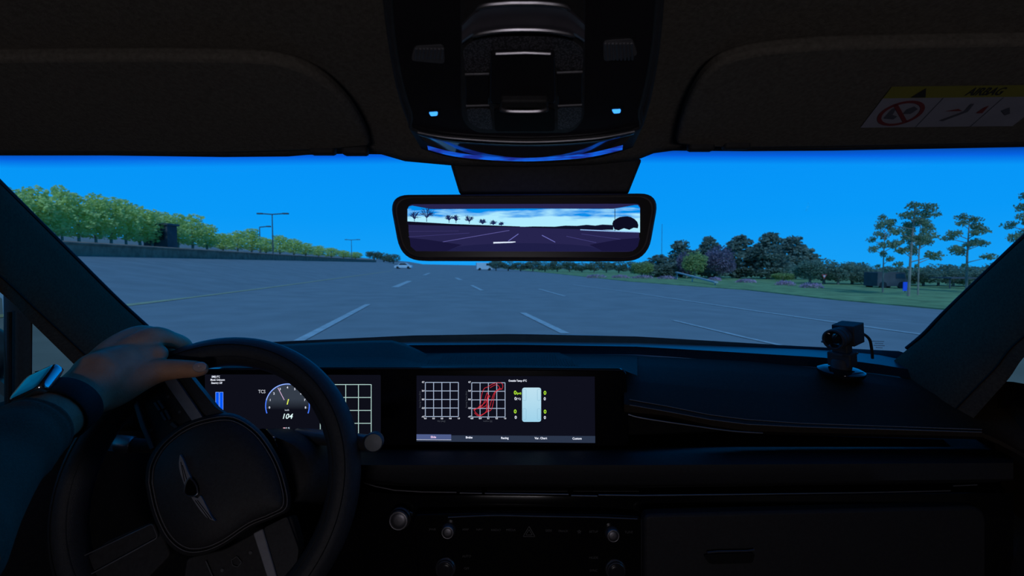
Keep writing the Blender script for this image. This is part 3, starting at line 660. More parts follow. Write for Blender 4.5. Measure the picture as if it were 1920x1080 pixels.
for p in ([(874, 205), (919, 204), (924, 244), (895, 240), (878, 226)], [(1046, 202), (1092, 200), (1090, 224), (1072, 240), (1046, 244)]):
    MB().prism([onc(*q_, .0042) for q_ in rpoly(p, 6)], (-CN)*.001).build('speaker_grille', 'grille', oc, smooth=False)
# slide switch in the middle
sw = MB().prism([onc(*p, .0075) for p in rpoly([(920, 101), (1040, 101), (1042, 195), (918, 195)], 7)], (-CN)*.004).build('sunroof_switch', 'semigloss', oc, bevel=.001)
MB().tube([onc(x, y, .0085) for x, y in ((930, 101), (985, 99), (1032, 101))], .0011, 8).build('switch_edge', 'satin', oc)
MB().prism([onc(*p, .0055) for p in rpoly([(926, 206), (1040, 206), (1040, 246), (928, 246)], 6)], (-CN)*.002).build('holder_slot', 'dark', oc)
MB().prism([onc(*p, .012) for p in rpoly([(939, 190), (1027, 190), (1029, 204), (937, 204)], 5)], (-CN)*.007).build('handle', 'plastic', oc, bevel=.0015)
MB().tube([onc(x, y, .0125) for x, y in smooth_pts([(938, 204), (950, 208), (982, 209), (1014, 208), (1027, 204)], 4)], .0017, 8).build('handle_lip', 'satin', oc)
for p in ([(872, 140), (917, 139), (917, 198), (874, 199)], [(1044, 137), (1092, 135), (1091, 197), (1046, 199)]):
    bt = MB().prism([onc(*q_, .0052) for q_ in rpoly(p, 4)], (-CN)*.002).build('push_button', 'semigloss', oc, bevel=.0006)
    for a, b in ((p[0], p[1]), (p[3], p[2])): MB().tube([onc(*a, .0056), onc(*b, .0056)], .0010, 6).build('button_edge', 'satin', bt)
# map reading lamps with ribbed lenses
for pts in ([(777, 88), (832, 85), (834, 120), (770, 114)], [(1131, 78), (1186, 74), (1196, 104), (1132, 116)]):
    ln = MB().prism([onc(*p, .0022) for p in rpoly(pts, 8)], (-CN)*.001).build('map_lamp', pmat('lamp_lens', (.10, .10, .11), .35, ns=50, var=.1), oc, smooth=False)
    x0, x1 = pts[0][0]+4, pts[1][0]-2; y0, y1 = pts[0][1]+3, pts[3][1]-4
    for k in range(8):
        x = x0+(x1-x0)*k/7; MB().tube([onc(x, y0, .0022), onc(x+(-2 if pts[0][0] < 900 else 2), y1, .0022)], .0009, 5).build('rib', M['lamp_lens'] if 'lamp_lens' in M else 'satin', ln)
# small blue ambient lamps
M['led'] = emat('blue_led', (.05, .34, 1.0), 1.6)
for (x, y), s in (((813, 214), 1), ((1156, 209), 1)):
    bz = MB().prism([onc(*p, .0016) for p in rpoly([(x-13, y-6), (x+13, y-8), (x+12, y+6), (x-10, y+7)], 4)], (-CN)*.001).build('ambient_lamp', 'dark', oc, smooth=False); lab(bz, 'small glowing blue lamp')
    MB().prism([onc(*p, .0021) for p in rpoly([(x-9, y-3), (x+8, y-4), (x+7, y+3), (x-5, y+4)], 2.5)], (-CN)*.0004).build('glowing_lens', 'led', bz, smooth=False)
# unseen fill lamp added low on the rear bulkhead for neutral cabin light
cl_ = thing('fill_lamp', 'small lavender fill lamp added low on the rear bulkhead', 'lamp', E(0, -1.22, -.28))
MB().prism([E(x, -1.19, -.25+z) for x, z in rpoly([(-.17, -.06), (.17, -.06), (.17, .06), (-.17, .06)], .02)], (0, -.035, 0)).build('housing', 'plastic', cl_, bevel=.003)
ld_ = bpy.data.lights.new('fill_lamp_light', 'AREA'); ld_.shape = 'RECTANGLE'; ld_.size = .30; ld_.size_y = .09; ld_.energy = 1.7; ld_.color = (1.0, .93, 1.0)
lo_ = bpy.data.objects.new('fill_lamp_light', ld_); COL.objects.link(lo_); lo_.parent = cl_; lo_.location = (0, .045, .03); lo_.rotation_euler = (math.radians(93), 0, 0)
MB().prism([E(x, -1.188, -.25+z) for x, z in rpoly([(-.15, -.045), (.15, -.045), (.15, .045), (-.15, .045)], .015)], (0, -.004, 0)).build('lens', emat('fill_lamp_diffuser', (1, .93, 1), 2.0), cl_)
# ================================================================== interior mirror with a camera display
MY = .48
im = thing('rear_view_mirror', 'wide interior mirror with a lit rear camera picture under the roof console', 'mirror', at(983, 425, MY+.02))
def mp(px, py, d=0): return at(px, py, MY-d)
mo = rpoly([(727, 362), (1000, 357), (1239, 360), (1216, 490), (985, 493), (752, 489)], [34, 900, 34, 40, 900, 40], 7)
mo = rpoly([(727, 364), (1239, 361), (1216, 490), (750, 489)], [38, 38, 42, 42], 8)
rows = []
for inset, dep in ((.0, .035), (0, .006), (.004, .0), (.011, -.002), (.016, .0005), (.022, .001)):
    k = 1-inset*2.2; ky = 1-inset*6
    rows.append([at(983+(x-983)*k, 425+(y-425)*ky, MY)+V((0, dep, 0)) for x, y in mo])
MB().grid(rows, cu=True).build('frame', 'mirrorframe', im, ang=40)
MB().poly([at(983+(x-983)*.955, 425+(y-425)*.88, MY)+V((0, .0008, 0)) for x, y in mo]).build('mirror_glass', pmat('mirror_black_glass', (.022, .017, .017), .25, ns=20, var=.1), im, smooth=False)
bk = [at(983+(x-983)*k, 425+(y-425)*k, MY)+V((0, d_, 0)) for k, d_ in ((1, .035),) for x, y in mo]
rows = [[at(983+(x-983)*k, 425+(y-425)*k, MY)+V((0, d_, 0)) for x, y in mo] for k, d_ in ((1, .034), (.9, .045), (.6, .052), (.0, .054))]
MB().grid(rows, cu=True).build('back_shell', 'plastic', im, ang=60)
# display picture
emits = {}
def em(r, g, b, s=1.0):
    k = (r, g, b, s)
    if k not in emits: emits[k] = emat('display_%d_%d_%d' % (r, g, b), s2l(r, g, b), s)
    return emits[k]
dp = rpoly([(764, 383), (1201, 382), (1197, 472), (768, 471)], [12, 10, 22, 34], 6)
ds = MB().poly([mp(*p, -.0002) for p in dp]).build('display', em(38, 36, 78), im, smooth=False); lab(ds, 'bright rear camera picture of an empty car park')
skym = bpy.data.materials.new('display_sky'); skym.use_nodes = True; t_ = skym.node_tree; t_.nodes.clear()
o_ = t_.nodes.new('ShaderNodeOutputMaterial'); e_ = t_.nodes.new('ShaderNodeEmission'); t_.links.new(e_.outputs[0], o_.inputs[0])
c_ = t_.nodes.new('ShaderNodeTexCoord'); mpn = t_.nodes.new('ShaderNodeMapping'); mpn.inputs['Scale'].default_value = (20, 1, 130); wv = t_.nodes.new('ShaderNodeTexNoise'); wv.inputs['Scale'].default_value = 1.3; wv.inputs['Detail'].default_value = 4
r_ = t_.nodes.new('ShaderNodeValToRGB'); r_.color_ramp.elements[0].color = s2l(0, 140, 235)+(1,); r_.color_ramp.elements[1].color = s2l(175, 235, 255)+(1,); r_.color_ramp.elements[0].position = .38; r_.color_ramp.elements[1].position = .62
s_ = t_.nodes.new('ShaderNodeSeparateXYZ'); mr_ = t_.nodes.new('ShaderNodeMapRange'); ad = t_.nodes.new('ShaderNodeMath'); ad.operation = 'ADD'
mr_.inputs[1].default_value = .0175; mr_.inputs[2].default_value = .004; mr_.inputs[3].default_value = -.20; mr_.inputs[4].default_value = .20
t_.links.new(c_.outputs['Object'], mpn.inputs[0]); t_.links.new(mpn.outputs[0], wv.inputs['Vector']); t_.links.new(c_.outputs['Object'], s_.inputs[0]); t_.links.new(s_.outputs['Z'], mr_.inputs[0])
t_.links.new(wv.outputs['Fac'], ad.inputs[0]); t_.links.new(mr_.outputs[0], ad.inputs[1]); t_.links.new(ad.outputs[0], r_.inputs[0]); t_.links.new(r_.outputs[0], e_.inputs[0]); e_.inputs[1].default_value = 1.0
def dpoly(name, pts, mat, d=.0004): return MB().poly([mp(*p, d) for p in pts]).build(name, mat, ds, smooth=False)
dpoly('picture_sky', [(764, 392), (767, 387), (773, 385.5), (808, 392), (985, 391), (1150, 391.5), (1190, 384.5), (1196, 384.5), (1200, 390), (1200, 436), (1150, 432), (1060, 426), (975, 425), (910, 423), (840, 420), (764, 416)], skym, .0003)
dpoly('picture_wall', [(764, 415), (850, 420), (975, 424.5), (975, 426), (900, 425), (764, 421.5)], em(14, 12, 34), .0006)
dpoly('picture_trees', [(975, 425.5), (1000, 424.5), (1040, 425), (1060, 423), (1082, 423.5), (1100, 421.5), (1116, 423), (1130, 421), (1150, 422), (1150, 431), (1090, 430), (1000, 427)], em(14, 16, 40), .0006)
dpoly('picture_kerb', [(1088, 430), (1150, 432.5), (1198, 434.5), (1198, 436), (1150, 434.5), (1088, 431.5)], em(150, 190, 240), .0008)
big = [(1148, 420), (1150, 414), (1156, 410), (1162, 407), (1169, 406), (1176, 405.5), (1183, 407), (1190, 411), (1195, 416), (1197, 422), (1196, 428), (1188, 427), (1180, 431), (1170, 428), (1160, 432), (1152, 430)]
dpoly('picture_tree', big, em(12, 12, 32), .0007)
dpoly('picture_pole', [(1152.4, 391.5), (1153.6, 391.5), (1153.6, 434), (1152.4, 434)], em(14, 14, 40), .0008)
r2 = random.Random(3)
for cx, cy, s in ((777, 405, 13), (800, 401, 17), (842, 409, 10), (855, 410, 10), (880, 411, 11), (905, 416, 9), (925, 418, 8), (940, 420, 6)):
    mb = MB()
    for k in range(26):
        an = -math.pi*(-.08+1.16*r2.random()); l = s*r2.uniform(.55, .95); b = (cx, cy+s*.45)
        mid = (cx+math.cos(an)*l*.42, cy+s*.12+math.sin(an)*l*.36); tip = (cx+math.cos(an)*l*.80, cy+s*.06+math.sin(an)*l*.80)
        stroke(mb, [b, mid], .7, lambda x, y: mp(x, y, .0005)); stroke(mb, [mid, tip], .55, lambda x, y: mp(x, y, .0005))
        for q_ in range(2): stroke(mb, [mid, (tip[0]+r2.uniform(-.3, .3)*s, tip[1]+r2.uniform(-.2, .25)*s)], .5, lambda x, y: mp(x, y, .0005))
    stroke(mb, [(cx, cy+s*.4), (cx, 414.5+(cx-764)*.043)], 1.2, lambda x, y: mp(x, y, .0005))
    mb.build('picture_bare_tree', em(24, 36, 84), ds, smooth=False)
for a, b, w, c in (((830, 453.5), (955, 432), 1.0, (96, 92, 160)), ((953, 452), (972, 438.5), 1.3, (110, 112, 190)), ((1016, 441), (1041, 454), 1.3, (110, 112, 190)), ((1062, 443), (1118, 455), .8, (70, 68, 130)), ((1090, 438.5), (1165, 449), .8, (64, 62, 120)), ((766, 444), (880, 437), .8, (62, 58, 115)), ((766, 434), (860, 433), .8, (58, 54, 105))):
    MB().poly([mp(*p, .0006) for p in line2(a, b, w)]).build('picture_line', em(*c), ds, smooth=False)
dpoly('picture_boot', [(768, 446), (800, 449), (866, 459), (848, 466), (838, 471), (780, 471), (770, 462)], em(24, 22, 58), .0007)
dpoly('picture_boot', [(1200, 446), (1160, 449), (1105, 459), (1120, 466), (1130, 471), (1186, 471), (1196, 462)], em(24, 22, 58), .0007)
dpoly('picture_boot', smooth_pts([(838, 471), (862, 462), (920, 457.5), (985, 456), (1050, 457.5), (1105, 462), (1130, 471)], 4), em(30, 30, 70), .0008)
dpoly('picture_highlight', [(925, 453.8), (966, 452.8), (967, 454), (960, 455.2), (925, 456.6)], em(225, 235, 255), .0010)
# mount cover behind the mirror
mc = thing('mirror_mount', 'black plastic mirror mount cover on the windscreen', 'mirror mount', at(1020, 330, .53))
def q4(Y): return [at(845-(.0 if Y < .54 else 0), 306, Y), at(1203, 303, Y), at(1176, 372, Y+.0), at(862, 372, Y)]
MB().prism([at(843, 304, .545), at(1206, 296, .545), at(1178, 366, .545), at(862, 366, .545)], V((0, .03, .0))).build('cover', 'plastic', mc, bevel=.004)
MB().tube([at(985, 380, .53), at(985, 420, .505)], .012, 10).build('stem', 'plastic', mc)
# ================================================================== dashboard
DB = thing('dashboard', 'dark padded leather dashboard running the width of the car', 'dashboard', E(.02, .85, -.5))
def band(name, mat, rws, xs, solid=0, ang=60, parent=DB):
    return MB().grid([lerp_row(r, xs) for r in rws]).build(name, mat, parent, solid=solid, ang=ang)
xs = list(range(180, 1790, 35))
rA = [(180, 668, .86), (300, 655, .90), (510, 641, .97), (770, 629, 1.01), (960, 626, 1.03), (1200, 631, 1.01), (1500, 649, .95), (1640, 656, .90), (1700, 659, .86), (1760, 690, .80)]
rB = [(180, 690, .86), (300, 668, .89), (510, 650, .96), (770, 641, 1.0), (960, 640, 1.02), (1200, 643, 1.0), (1540, 656, .93), (1640, 664, .88), (1700, 676, .84), (1760, 706, .79)]
rC = [(180, 700, .82), (300, 680, .85), (510, 655, .90), (770, 647, .94), (960, 646, .95), (1200, 650, .93), (1540, 670, .86), (1640, 682, .83), (1725, 696, .79), (1770, 712, .77)]
rD = [(180, 715, .81), (300, 692, .84), (510, 668, .89), (770, 662, .92), (960, 662, .93), (1200, 665, .91), (1540, 689, .85), (1640, 700, .815), (1725, 711, .78), (1770, 722, .76)]
band('cowl_panel', 'dark', [[(a, b-0, c+.02) for a, b, c in rA], rA, rB], xs)
band('defroster_strip', 'strip', [rB, [((a+d)/2, (b+e)/2, (c+f)/2) for (a, b, c), (d, e, f) in zip(rB, rC)], rC], xs)
band('defroster_groove', 'dark', [rC, [(a, b+3, c-.002) for a, b, c in rC], rD], xs)
# centre and left top pad, down to the display
rE1 = [(180, 720, .80), (300, 694, .83), (510, 668, .885), (770, 662, .915), (960, 662, .925), (1085, 664, .92), (1200, 666, .905)]
rE2 = [(180, 740, .76), (300, 712, .78), (510, 684, .81), (770, 680, .82), (960, 680, .83), (1200, 684, .82)]
rE3 = [(180, 770, .73), (300, 730, .735), (360, 692, .735), (510, 690, .735), (770, 689.5, .735), (960, 689.5, .735), (1160, 691, .735), (1185, 700, .735), (1200, 706, .745)]
band('top_pad', 'pad', [rE1, rE2, rE3], list(range(180, 1195, 35))+[1195])
# speaker grille in the middle of the top pad
sp_out = smooth_pts([(785, 691), (800, 676), (822, 667), (860, 665), (1030, 664), (1052, 666), (1072, 676), (1086, 690)], 5)
def ontop(px, py, h=0):                                # the middle pad surface
    t = (py-662)/(694-662); return at(px, py, .925+(.755-.925)*min(1, max(0, t)))+V((0, 0, h))
gr = MB().prism([ontop(x, y, .0035) for x, y in sp_out], (0, 0, -.006)).build('speaker_cover', 'pad', DB, bevel=.001); lab(gr, 'finely ribbed centre speaker cover')
for k in range(54):
    x = 806+k*5; y0 = 668 if 826 < x < 1046 else 676
    MB().tube([ontop(x, y0+1, .0037), ontop(x+(x-940)*.05, 690, .0037)], .0008, 4).build('rib', 'pad', gr)
# raised instrument hood on the left
h0 = [(330, 690, .80), (420, 662, .87), (520, 646, .915), (620, 641, .925), (700, 638.5, .93), (735, 638, .93), (760, 645, .925), (785, 656, .915), (800, 664, .90)]
h1 = [(330, 694, .79), (420, 668, .85), (520, 650, .885), (620, 646, .89), (700, 643, .895), (735, 643, .895), (760, 650, .89), (785, 661, .885), (800, 668, .88)]
h2 = [(330, 702, .77), (420, 682, .80), (520, 672, .82), (620, 670, .82), (700, 669, .82), (735, 670, .82), (760, 674, .82), (785, 680, .82), (800, 684, .815)]
h3 = [(330, 706, .737), (420, 690, .734), (520, 689.5, .734), (620, 689, .734), (700, 689, .734), (735, 689, .734), (760, 689, .734), (785, 689, .735), (800, 690, .736)]
band('instrument_hood', 'pad', [[(a, b+8, c+.01) for a, b, c in h0], h0, h1, h2, h3], [330, 360, 390, 420, 450, 485, 520, 570, 620, 660, 700, 720, 735, 748, 760, 772, 785, 793, 800])
sm = [(745, 641, .92), (765, 650, .90), (785, 664, .875), (800, 676, .84), (808, 688, .79)]
MB().tube([at(x-6, y+3, Y) for x, y, Y in smooth_pts(sm, 5)], .0009, 5).build('hood_seam', 'stitch', DB)
# passenger pad
xs = [1170, 1180, 1215, 1250, 1290, 1330, 1365, 1400, 1450, 1500, 1560, 1620, 1680, 1740, 1800, 1840, 1870, 1900, 1930]
p0 = [(1170, 666, .905), (1400, 677, .875), (1540, 690, .845), (1640, 701, .81), (1770, 722, .76), (1870, 745, .70), (1930, 775, .66)]
p1 = [(1170, 684, .83), (1400, 698, .82), (1540, 708, .80), (1640, 718, .77), (1770, 742, .73), (1870, 770, .68), (1930, 800, .65)]
p2 = [(1170, 712, .765), (1400, 735, .765), (1540, 748, .75), (1640, 755, .73), (1770, 772, .70), (1870, 800, .67), (1930, 830, .64)]
p3 = [(1170, 748, .715), (1250, 762, .712), (1330, 778, .71), (1400, 787, .708), (1500, 794, .70), (1640, 799, .69), (1840, 806, .665), (1880, 822, .66), (1930, 850, .64)]
p4 = [(1170, 758, .705), (1250, 772, .702), (1330, 787, .70), (1400, 796, .698), (1500, 801, .69), (1640, 805, .68), (1840, 811, .66), (1880, 828, .655), (1930, 856, .635)]
p5 = [(1170, 772, .705), (1250, 779, .702), (1330, 797, .70), (1400, 808, .698), (1500, 811, .69), (1640, 814, .68), (1840, 819, .66), (1880, 836, .655), (1930, 864, .635)]
p6 = [(1170, 776, .76), (1250, 783, .76), (1330, 802, .76), (1400, 813, .76), (1500, 816, .76), (1640, 819, .75), (1840, 824, .73), (1880, 840, .72), (1930, 868, .70)]
band('passenger_pad', 'pad', [p0, p1, p2, p3, p4, p5, p6], xs, ang=50)
for r in (p3, p4):
    pts = lerp_row(r, xs[1:-3]); MB().tube([p+V((0, -.0004, .0006)) for p in pts], .0007, 5).build('stitching', 'stitch', DB)
MB().tube([at(*p) for p in smooth_pts([(1178, 777, .702), (1205, 784, .701), (1290, 797, .699), (1370, 808, .697), (1430, 812, .695)], 5)], .0010, 6).build('accent_strip', 'satin', DB)
# side cap at the right end and left end
MB().grid([[at(*p) for p in r] for r in (((1760, 712, .765), (1830, 712, .72), (1900, 716, .66), (1980, 730, .60)), ((1800, 735, .74), (1860, 742, .70), (1930, 760, .64), (2010, 790, .59)), ((1860, 800, .69), (1900, 830, .655), (1960, 880, .62), (2040, 930, .57)), ((1890, 1000, .67), (1930, 1000, .64), (1990, 1000, .60), (2060, 1000, .56)), ((1890, 1200, .67), (1930, 1200, .64), (1990, 1200, .60), (2060, 1200, .56)))]).build('side_cap', 'pad', DB, ang=60)
# recess, shelf pad and lower fascia
band('upper_recess', 'dark', [[(150, 702, .80), (1160, 702, .79), (1172, 780, .79), (1300, 800, .79), (1420, 815, .79), (1840, 826, .78), (1950, 875, .76)], [(150, 862, .79), (1950, 880, .76)]], list(range(150, 1160, 100))+[1160, 1172, 1230, 1300, 1360, 1420, 1600, 1840, 1900, 1950])
s0 = [(560, 836, .77), (690, 838, .76), (1200, 838, .76), (1900, 838, .73)]
s1 = [(560, 848, .71), (690, 850, .70), (1200, 850, .70), (1900, 850, .67)]
s2 = [(560, 866, .68), (690, 872, .67), (1200, 872, .67), (1900, 868, .645)]
s3 = [(560, 880, .68), (690, 896, .67), (760, 903, .67), (1200, 906, .67), (1900, 898, .645)]
s4 = [(560, 886, .72), (690, 902, .71), (760, 910, .71), (1200, 912, .71), (1900, 904, .69)]
band('shelf_pad', 'padlow', [s0, s1, s2, s3, s4], [560, 600, 640, 690, 720, 760]+list(range(800, 1901, 55)), ang=60)
band('vent_recess', 'dark', [s4, [(560, 915, .72), (760, 926, .715), (1200, 930, .715), (1900, 922, .70)]], [560, 690, 760, 1000, 1200, 1500, 1900])
for x0, x1 in ((770, 905), (912, 1064), (1072, 1196)):
    for y in (915, 920): MB().box((at(x0, y, .705)+at(x1, y+.6, .705))/2, ((x1-x0)*.705/F, .02, .0012)).build('vent_slat', 'plastic', DB, smooth=False)
for pts in ([(682, 905), (705, 912), (740, 919), (790, 922), (856, 923)], [(862, 924), (904, 925)], [(909, 925), (1066, 927)], [(1071, 929), (1120, 930)], [(1122, 928), (1200, 929), (1400, 927), (1600, 924), (1782, 920)]):
    c_ = MB().tube([at(x, y, .676-(x-680)*.00002) for x, y in pts], .0009, 6).build('chrome_strip', 'satin', DB)
MB().tube([at(1787, 911, .654), at(1832, 909, .652)], .0009, 6).build('chrome_strip', 'satin', DB)
f0 = [(560, 912, .69), (760, 928, .68), (1200, 932, .68), (1900, 924, .655)]
f1 = [(560, 960, .685), (760, 960, .675), (1200, 960, .675), (1900, 960, .65)]
f2 = [(560, 1250, .69), (760, 1250, .68), (1200, 1250, .68), (1900, 1250, .66)]
band('lower_fascia', 'gloss', [f0, f1, f2], [560, 690, 760, 900, 1050, 1200, 1350, 1500, 1700, 1900])
# glove box
gb = MB().prism([at(x, y, .643) for x, y in rpoly([(1207, 966), (1850, 950), (1850, 1190), (1207, 1190)], [16, 30, 20, 20])], (0, .02, 0)).build('glove_box', 'padlow', DB, bevel=.004); lab(gb, 'glove box lid')
MB().tube([at(x, y, .639) for x, y in ((1326, 1036), (1345, 1034), (1400, 1033), (1414, 1031))], .0014, 6).build('handle', 'darkmetal', gb)
MB().prism([at(x, y, .640) for x, y in rpoly([(1318, 1040), (1416, 1036), (1412, 1056), (1330, 1058)], 8)], (0, .003, 0)).build('handle_recess', 'dark', gb)
# knee panel on the driver's side
band('knee_panel', 'dark', [[(-300, 800, .80), (300, 800, .80), (760, 850, .78)], [(-300, 950, .74), (300, 950, .74), (760, 950, .72)], [(-300, 1400, .70), (300, 1400, .70), (760, 1400, .70)]], [-300, 0, 300, 500, 640, 760])
# ---- climate and media panel
cp = thing('control_panel', 'gloss black climate and media panel with knobs below the centre display', 'control panel', at(995, 1080, .66))
CY = .655
MB().prism([at(x, y, CY) for x, y in rpoly([(776, 966), (880, 963), (1150, 966), (1204, 970), (1200, 1190), (790, 1190)], [10, 60, 60, 10, 10, 10])], (0, .012, 0)).build('panel', 'gloss', cp, bevel=.0015)
edge = MB().tube([at(x, y, CY-.001) for x, y in smooth_pts([(840, 970), (905, 967), (945, 966.5), (1000, 968), (1060, 969), (1120, 970), (1195, 973)], 4)], .0009, 6).build('panel_edge', 'darkmetal', cp)
MB().tube([at(1205, 966, CY-.001), at(1203, 976, CY-.001), at(1203, 1080, CY-.001)], .0008, 6).build('panel_edge', 'darkmetal', cp)
def knob(px, py, r, name, parent, capm='darkmetal', ringm='satin', Y=CY, h=.012):
    c = at(px, py, Y); R_ = r*Y/F; ax = V((0, -1, .12))
    b = MB().lathe([(R_*1.12, 0), (R_*1.12, h*.35), (R_, h*.5), (R_, h*.92), (R_*.93, h)], c, ax, 28).build(name, ringm, parent, ang=40)
    MB().lathe([(R_*.93, h), (R_*.80, h*.97), (R_*.74, h*1.02), (R_*.4, h*1.06), (0, h*1.07)], c, ax, 28).build('cap', capm, b, ang=60)
    return b
knob(841, 993, 12, 'media_knob', cp, h=.010); knob(1147, 999, 12, 'media_knob', cp, h=.010)
knob(836, 1063, 17, 'temperature_knob', cp, 'semigloss', 'satin', h=.010); knob(1153, 1066, 17, 'temperature_knob', cp, 'semigloss', 'satin', h=.010)
fc = lambda x, y: at(x, y, CY-.0006)
for s, x, y, z in (('PWR', 811, 993, 6), ('MAP', 873, 993, 6), ('NAV', 899, 993, 6), ('RADIO', 930, 994, 6), ('MEDIA', 958, 994, 6), ('SEEK', 1029, 995, 6), ('TRACK', 1056, 996, 6), ('SETUP', 1113, 997, 6), ('TUNE', 1179, 998, 6), ('AUTO', 875, 1043, 6), ('OFF', 875, 1066, 6), ('SYNC', 1113, 1070, 6), ('MODE', 1113, 1046, 6)):
    text('lettering', s, x, y, z, fc, 'print', cp)
tri = MB(); stroke(tri, [(992, 987), (1003, 1006), (981, 1006)], 1.2, fc, True); stroke(tri, [(992, 993), (998, 1003), (986, 1003)], 1.0, fc, True); tri.build('hazard_triangle', 'print', cp, smooth=False)
st = MB(); stroke(st, [(1086+4*math.cos(-1.57+k*2.513), 997+4*math.sin(-1.57+k*2.513)) for k in range(5)], .7, fc, True); st.build('star_mark', 'print', cp, smooth=False)
# start button beside the wheel
sb = thing('start_button', 'round silver start button left of the control panel', 'button', at(751, 969, .672))
knob(751, 970, 18.5, 'button', sb, 'darkmetal', 'darkmetal', .668, .012)
MB().tube([at(768, 960, .66), at(773, 962, .66), at(772, 966, .66)], .0012, 5).build('lug', 'darkmetal', sb)
# ================================================================== wide display
DY = .732
DS = thing('dashboard_display', 'wide glossy black display panel with instrument and centre screens', 'display', at(775, 838, DY))
MB().prism([at(x, y, DY) for x, y in rpoly([(358, 693), (800, 691), (1175, 694), (1180, 838), (790, 836), (366, 832)], [10, 300, 12, 14, 300, 14])], (0, .016, 0)).build('housing', 'screenglass', DS, bevel=.002)
MB().tube([at(x, y, DY-.0004) for x, y in ((365, 692.6), (600, 691.6), (800, 691.2), (1000, 692.2), (1170, 694))], .0007, 6).build('top_edge', 'plastic', DS)
def sc(px, py, d=0): return at(px, py, DY-.0008-d)
cs = MB().poly([sc(*p) for p in rpoly([(384, 702), (714, 703), (714, 827), (386, 826)], 3)]).build('instrument_screen', em(13, 14, 24), DS, smooth=False)
ms = MB().poly([sc(*p) for p in ((781, 704), (1115, 706), (1116, 831), (781, 828))]).build('centre_screen', em(14, 15, 27), DS, smooth=False)
f1_ = lambda x, y: sc(x, y, .0004); f2_ = lambda x, y: sc(x, y, .0007)
WH = em(235, 240, 255); WH2 = em(190, 210, 230); GY = em(70, 74, 84)
for i, s in enumerate(('SMB| 0°C', 'Mode: Unknown', 'Steering: Off')):
    w = (19, 28, 24)[i]; text('readout', s, 394+w/2+(.8 if i < 1 else 0), 706.5+i*5.8, 5.4, f1_, WH, cs, bold=.02, shear=.15, sx=.74)
for k in range(2):
    b_ = MB().poly([f1_(*p) for p in ((404+k*7.6, 735), (411+k*7.6, 735), (411+k*7.6, 771), (404+k*7.6, 771))]).build('blue_bar', em(0, 84, 245), cs, smooth=False)
    mb = MB(); stroke(mb, [(404.4+k*7.6, 735.4), (410.6+k*7.6, 735.4), (410.6+k*7.6, 770.6), (404.4+k*7.6, 770.6)], .8, f2_, True); mb.build('bar_outline', em(120, 165, 255), cs, smooth=False)
text('readout', 'TCS', 491, 734.5, 9, f1_, em(190, 195, 205), cs, bold=.01, sx=.85)
gc = (539, 761); gR = 41
def arcpts(r, a0, a1, n): return [(gc[0]+r*math.cos(math.radians(a0+(a1-a0)*k/n)), gc[1]-r*math.sin(math.radians(a0+(a1-a0)*k/n))) for k in range(n+1)]
# dial face that fades towards its foot, as displayed
fm = bpy.data.materials.new('dial_face'); fm.use_nodes = True; t_ = fm.node_tree; t_.nodes.clear(); o_ = t_.nodes.new('ShaderNodeOutputMaterial'); e_ = t_.nodes.new('ShaderNodeEmission'); t_.links.new(e_.outputs[0], o_.inputs[0])
c_ = t_.nodes.new('ShaderNodeTexCoord'); s_ = t_.nodes.new('ShaderNodeSeparateXYZ'); r_ = t_.nodes.new('ShaderNodeValToRGB'); t_.links.new(c_.outputs['Generated'], s_.inputs[0]); t_.links.new(s_.outputs['Z'], r_.inputs[0]); t_.links.new(r_.outputs[0], e_.inputs[0])
r_.color_ramp.elements[0].color = s2l(13, 14, 24)+(1,); r_.color_ramp.elements[1].color = s2l(52, 60, 72)+(1,); r_.color_ramp.elements[0].position = .05; r_.color_ramp.elements[1].position = .45
MB().poly([f1_(*p) for p in arcpts(40, -14, 194, 40)]).build('dial_face', fm, cs, smooth=False)
mb = MB(); stroke(mb, arcpts(gR, -20, 200, 50), 2.0, f2_); mb.build('dial_arc', em(70, 120, 245), cs, smooth=False)
mb = MB(); stroke(mb, arcpts(gR, 15, 165, 40), 1.3, lambda x, y: sc(x, y, .0009)); mb.build('dial_arc', em(165, 195, 255), cs, smooth=False)
for k in range(9):
    a = math.radians(186-24*k+ (0)); x, y = gc[0]+34*math.cos(a), gc[1]-34*math.sin(a)
    text('dial_number', str(k), x, y-.3, 5.6, f2_, WH, cs, bold=.02)
    mb = MB(); stroke(mb, [(gc[0]+36.6*math.cos(a), gc[1]-36.6*math.sin(a)), (gc[0]+39.5*math.cos(a), gc[1]-39.5*math.sin(a))], .8, f2_); mb.build('dial_tick', GY, cs, smooth=False)
MB().poly([f2_(*p) for p in line2((521, 727), (533, 750), 1.3)]).build('needle', em(205, 175, 210), cs, smooth=False)
text('gear_readout', '1', 538.5, 754, 14, f2_, em(225, 240, 90), cs, shear=.25, bold=.02)
text('readout', 'km/h', 538, 769, 4, f2_, em(190, 200, 215), cs, bold=.02)
text('speed_readout', '104', 538, 781, 13.5, f2_, em(225, 250, 250), cs, shear=.25, bold=.015)
text('readout', '0 %', 539.5, 803.3, 5.4, f2_, WH2, cs, bold=.02)
MB().poly([f2_(*p) for p in ((531, 801.5), (535, 801.5), (535, 805.5), (531, 805.5))]).build('readout_icon', em(225, 170, 185), cs, smooth=False)
def gridplot(x0, y0, x1, y1, mat, parent, w):
    for k in range(5):
        x = x0+(x1-x0)*k/4; y = y0+(y1-y0)*k/4
        MB().poly([f1_(*p) for p in line2((x, y0), (x, y1), w)]).build('grid_line', mat, parent, smooth=False)
        MB().poly([f1_(*p) for p in line2((x0, y), (x1, y), w)]).build('grid_line', mat, parent, smooth=False)
gridplot(600.5, 721, 696, 818, em(170, 200, 195), cs, 1.4)
text('axis_title', 'Gap', 595.5, 769, 5, f1_, GY, cs, rot=math.pi/2)
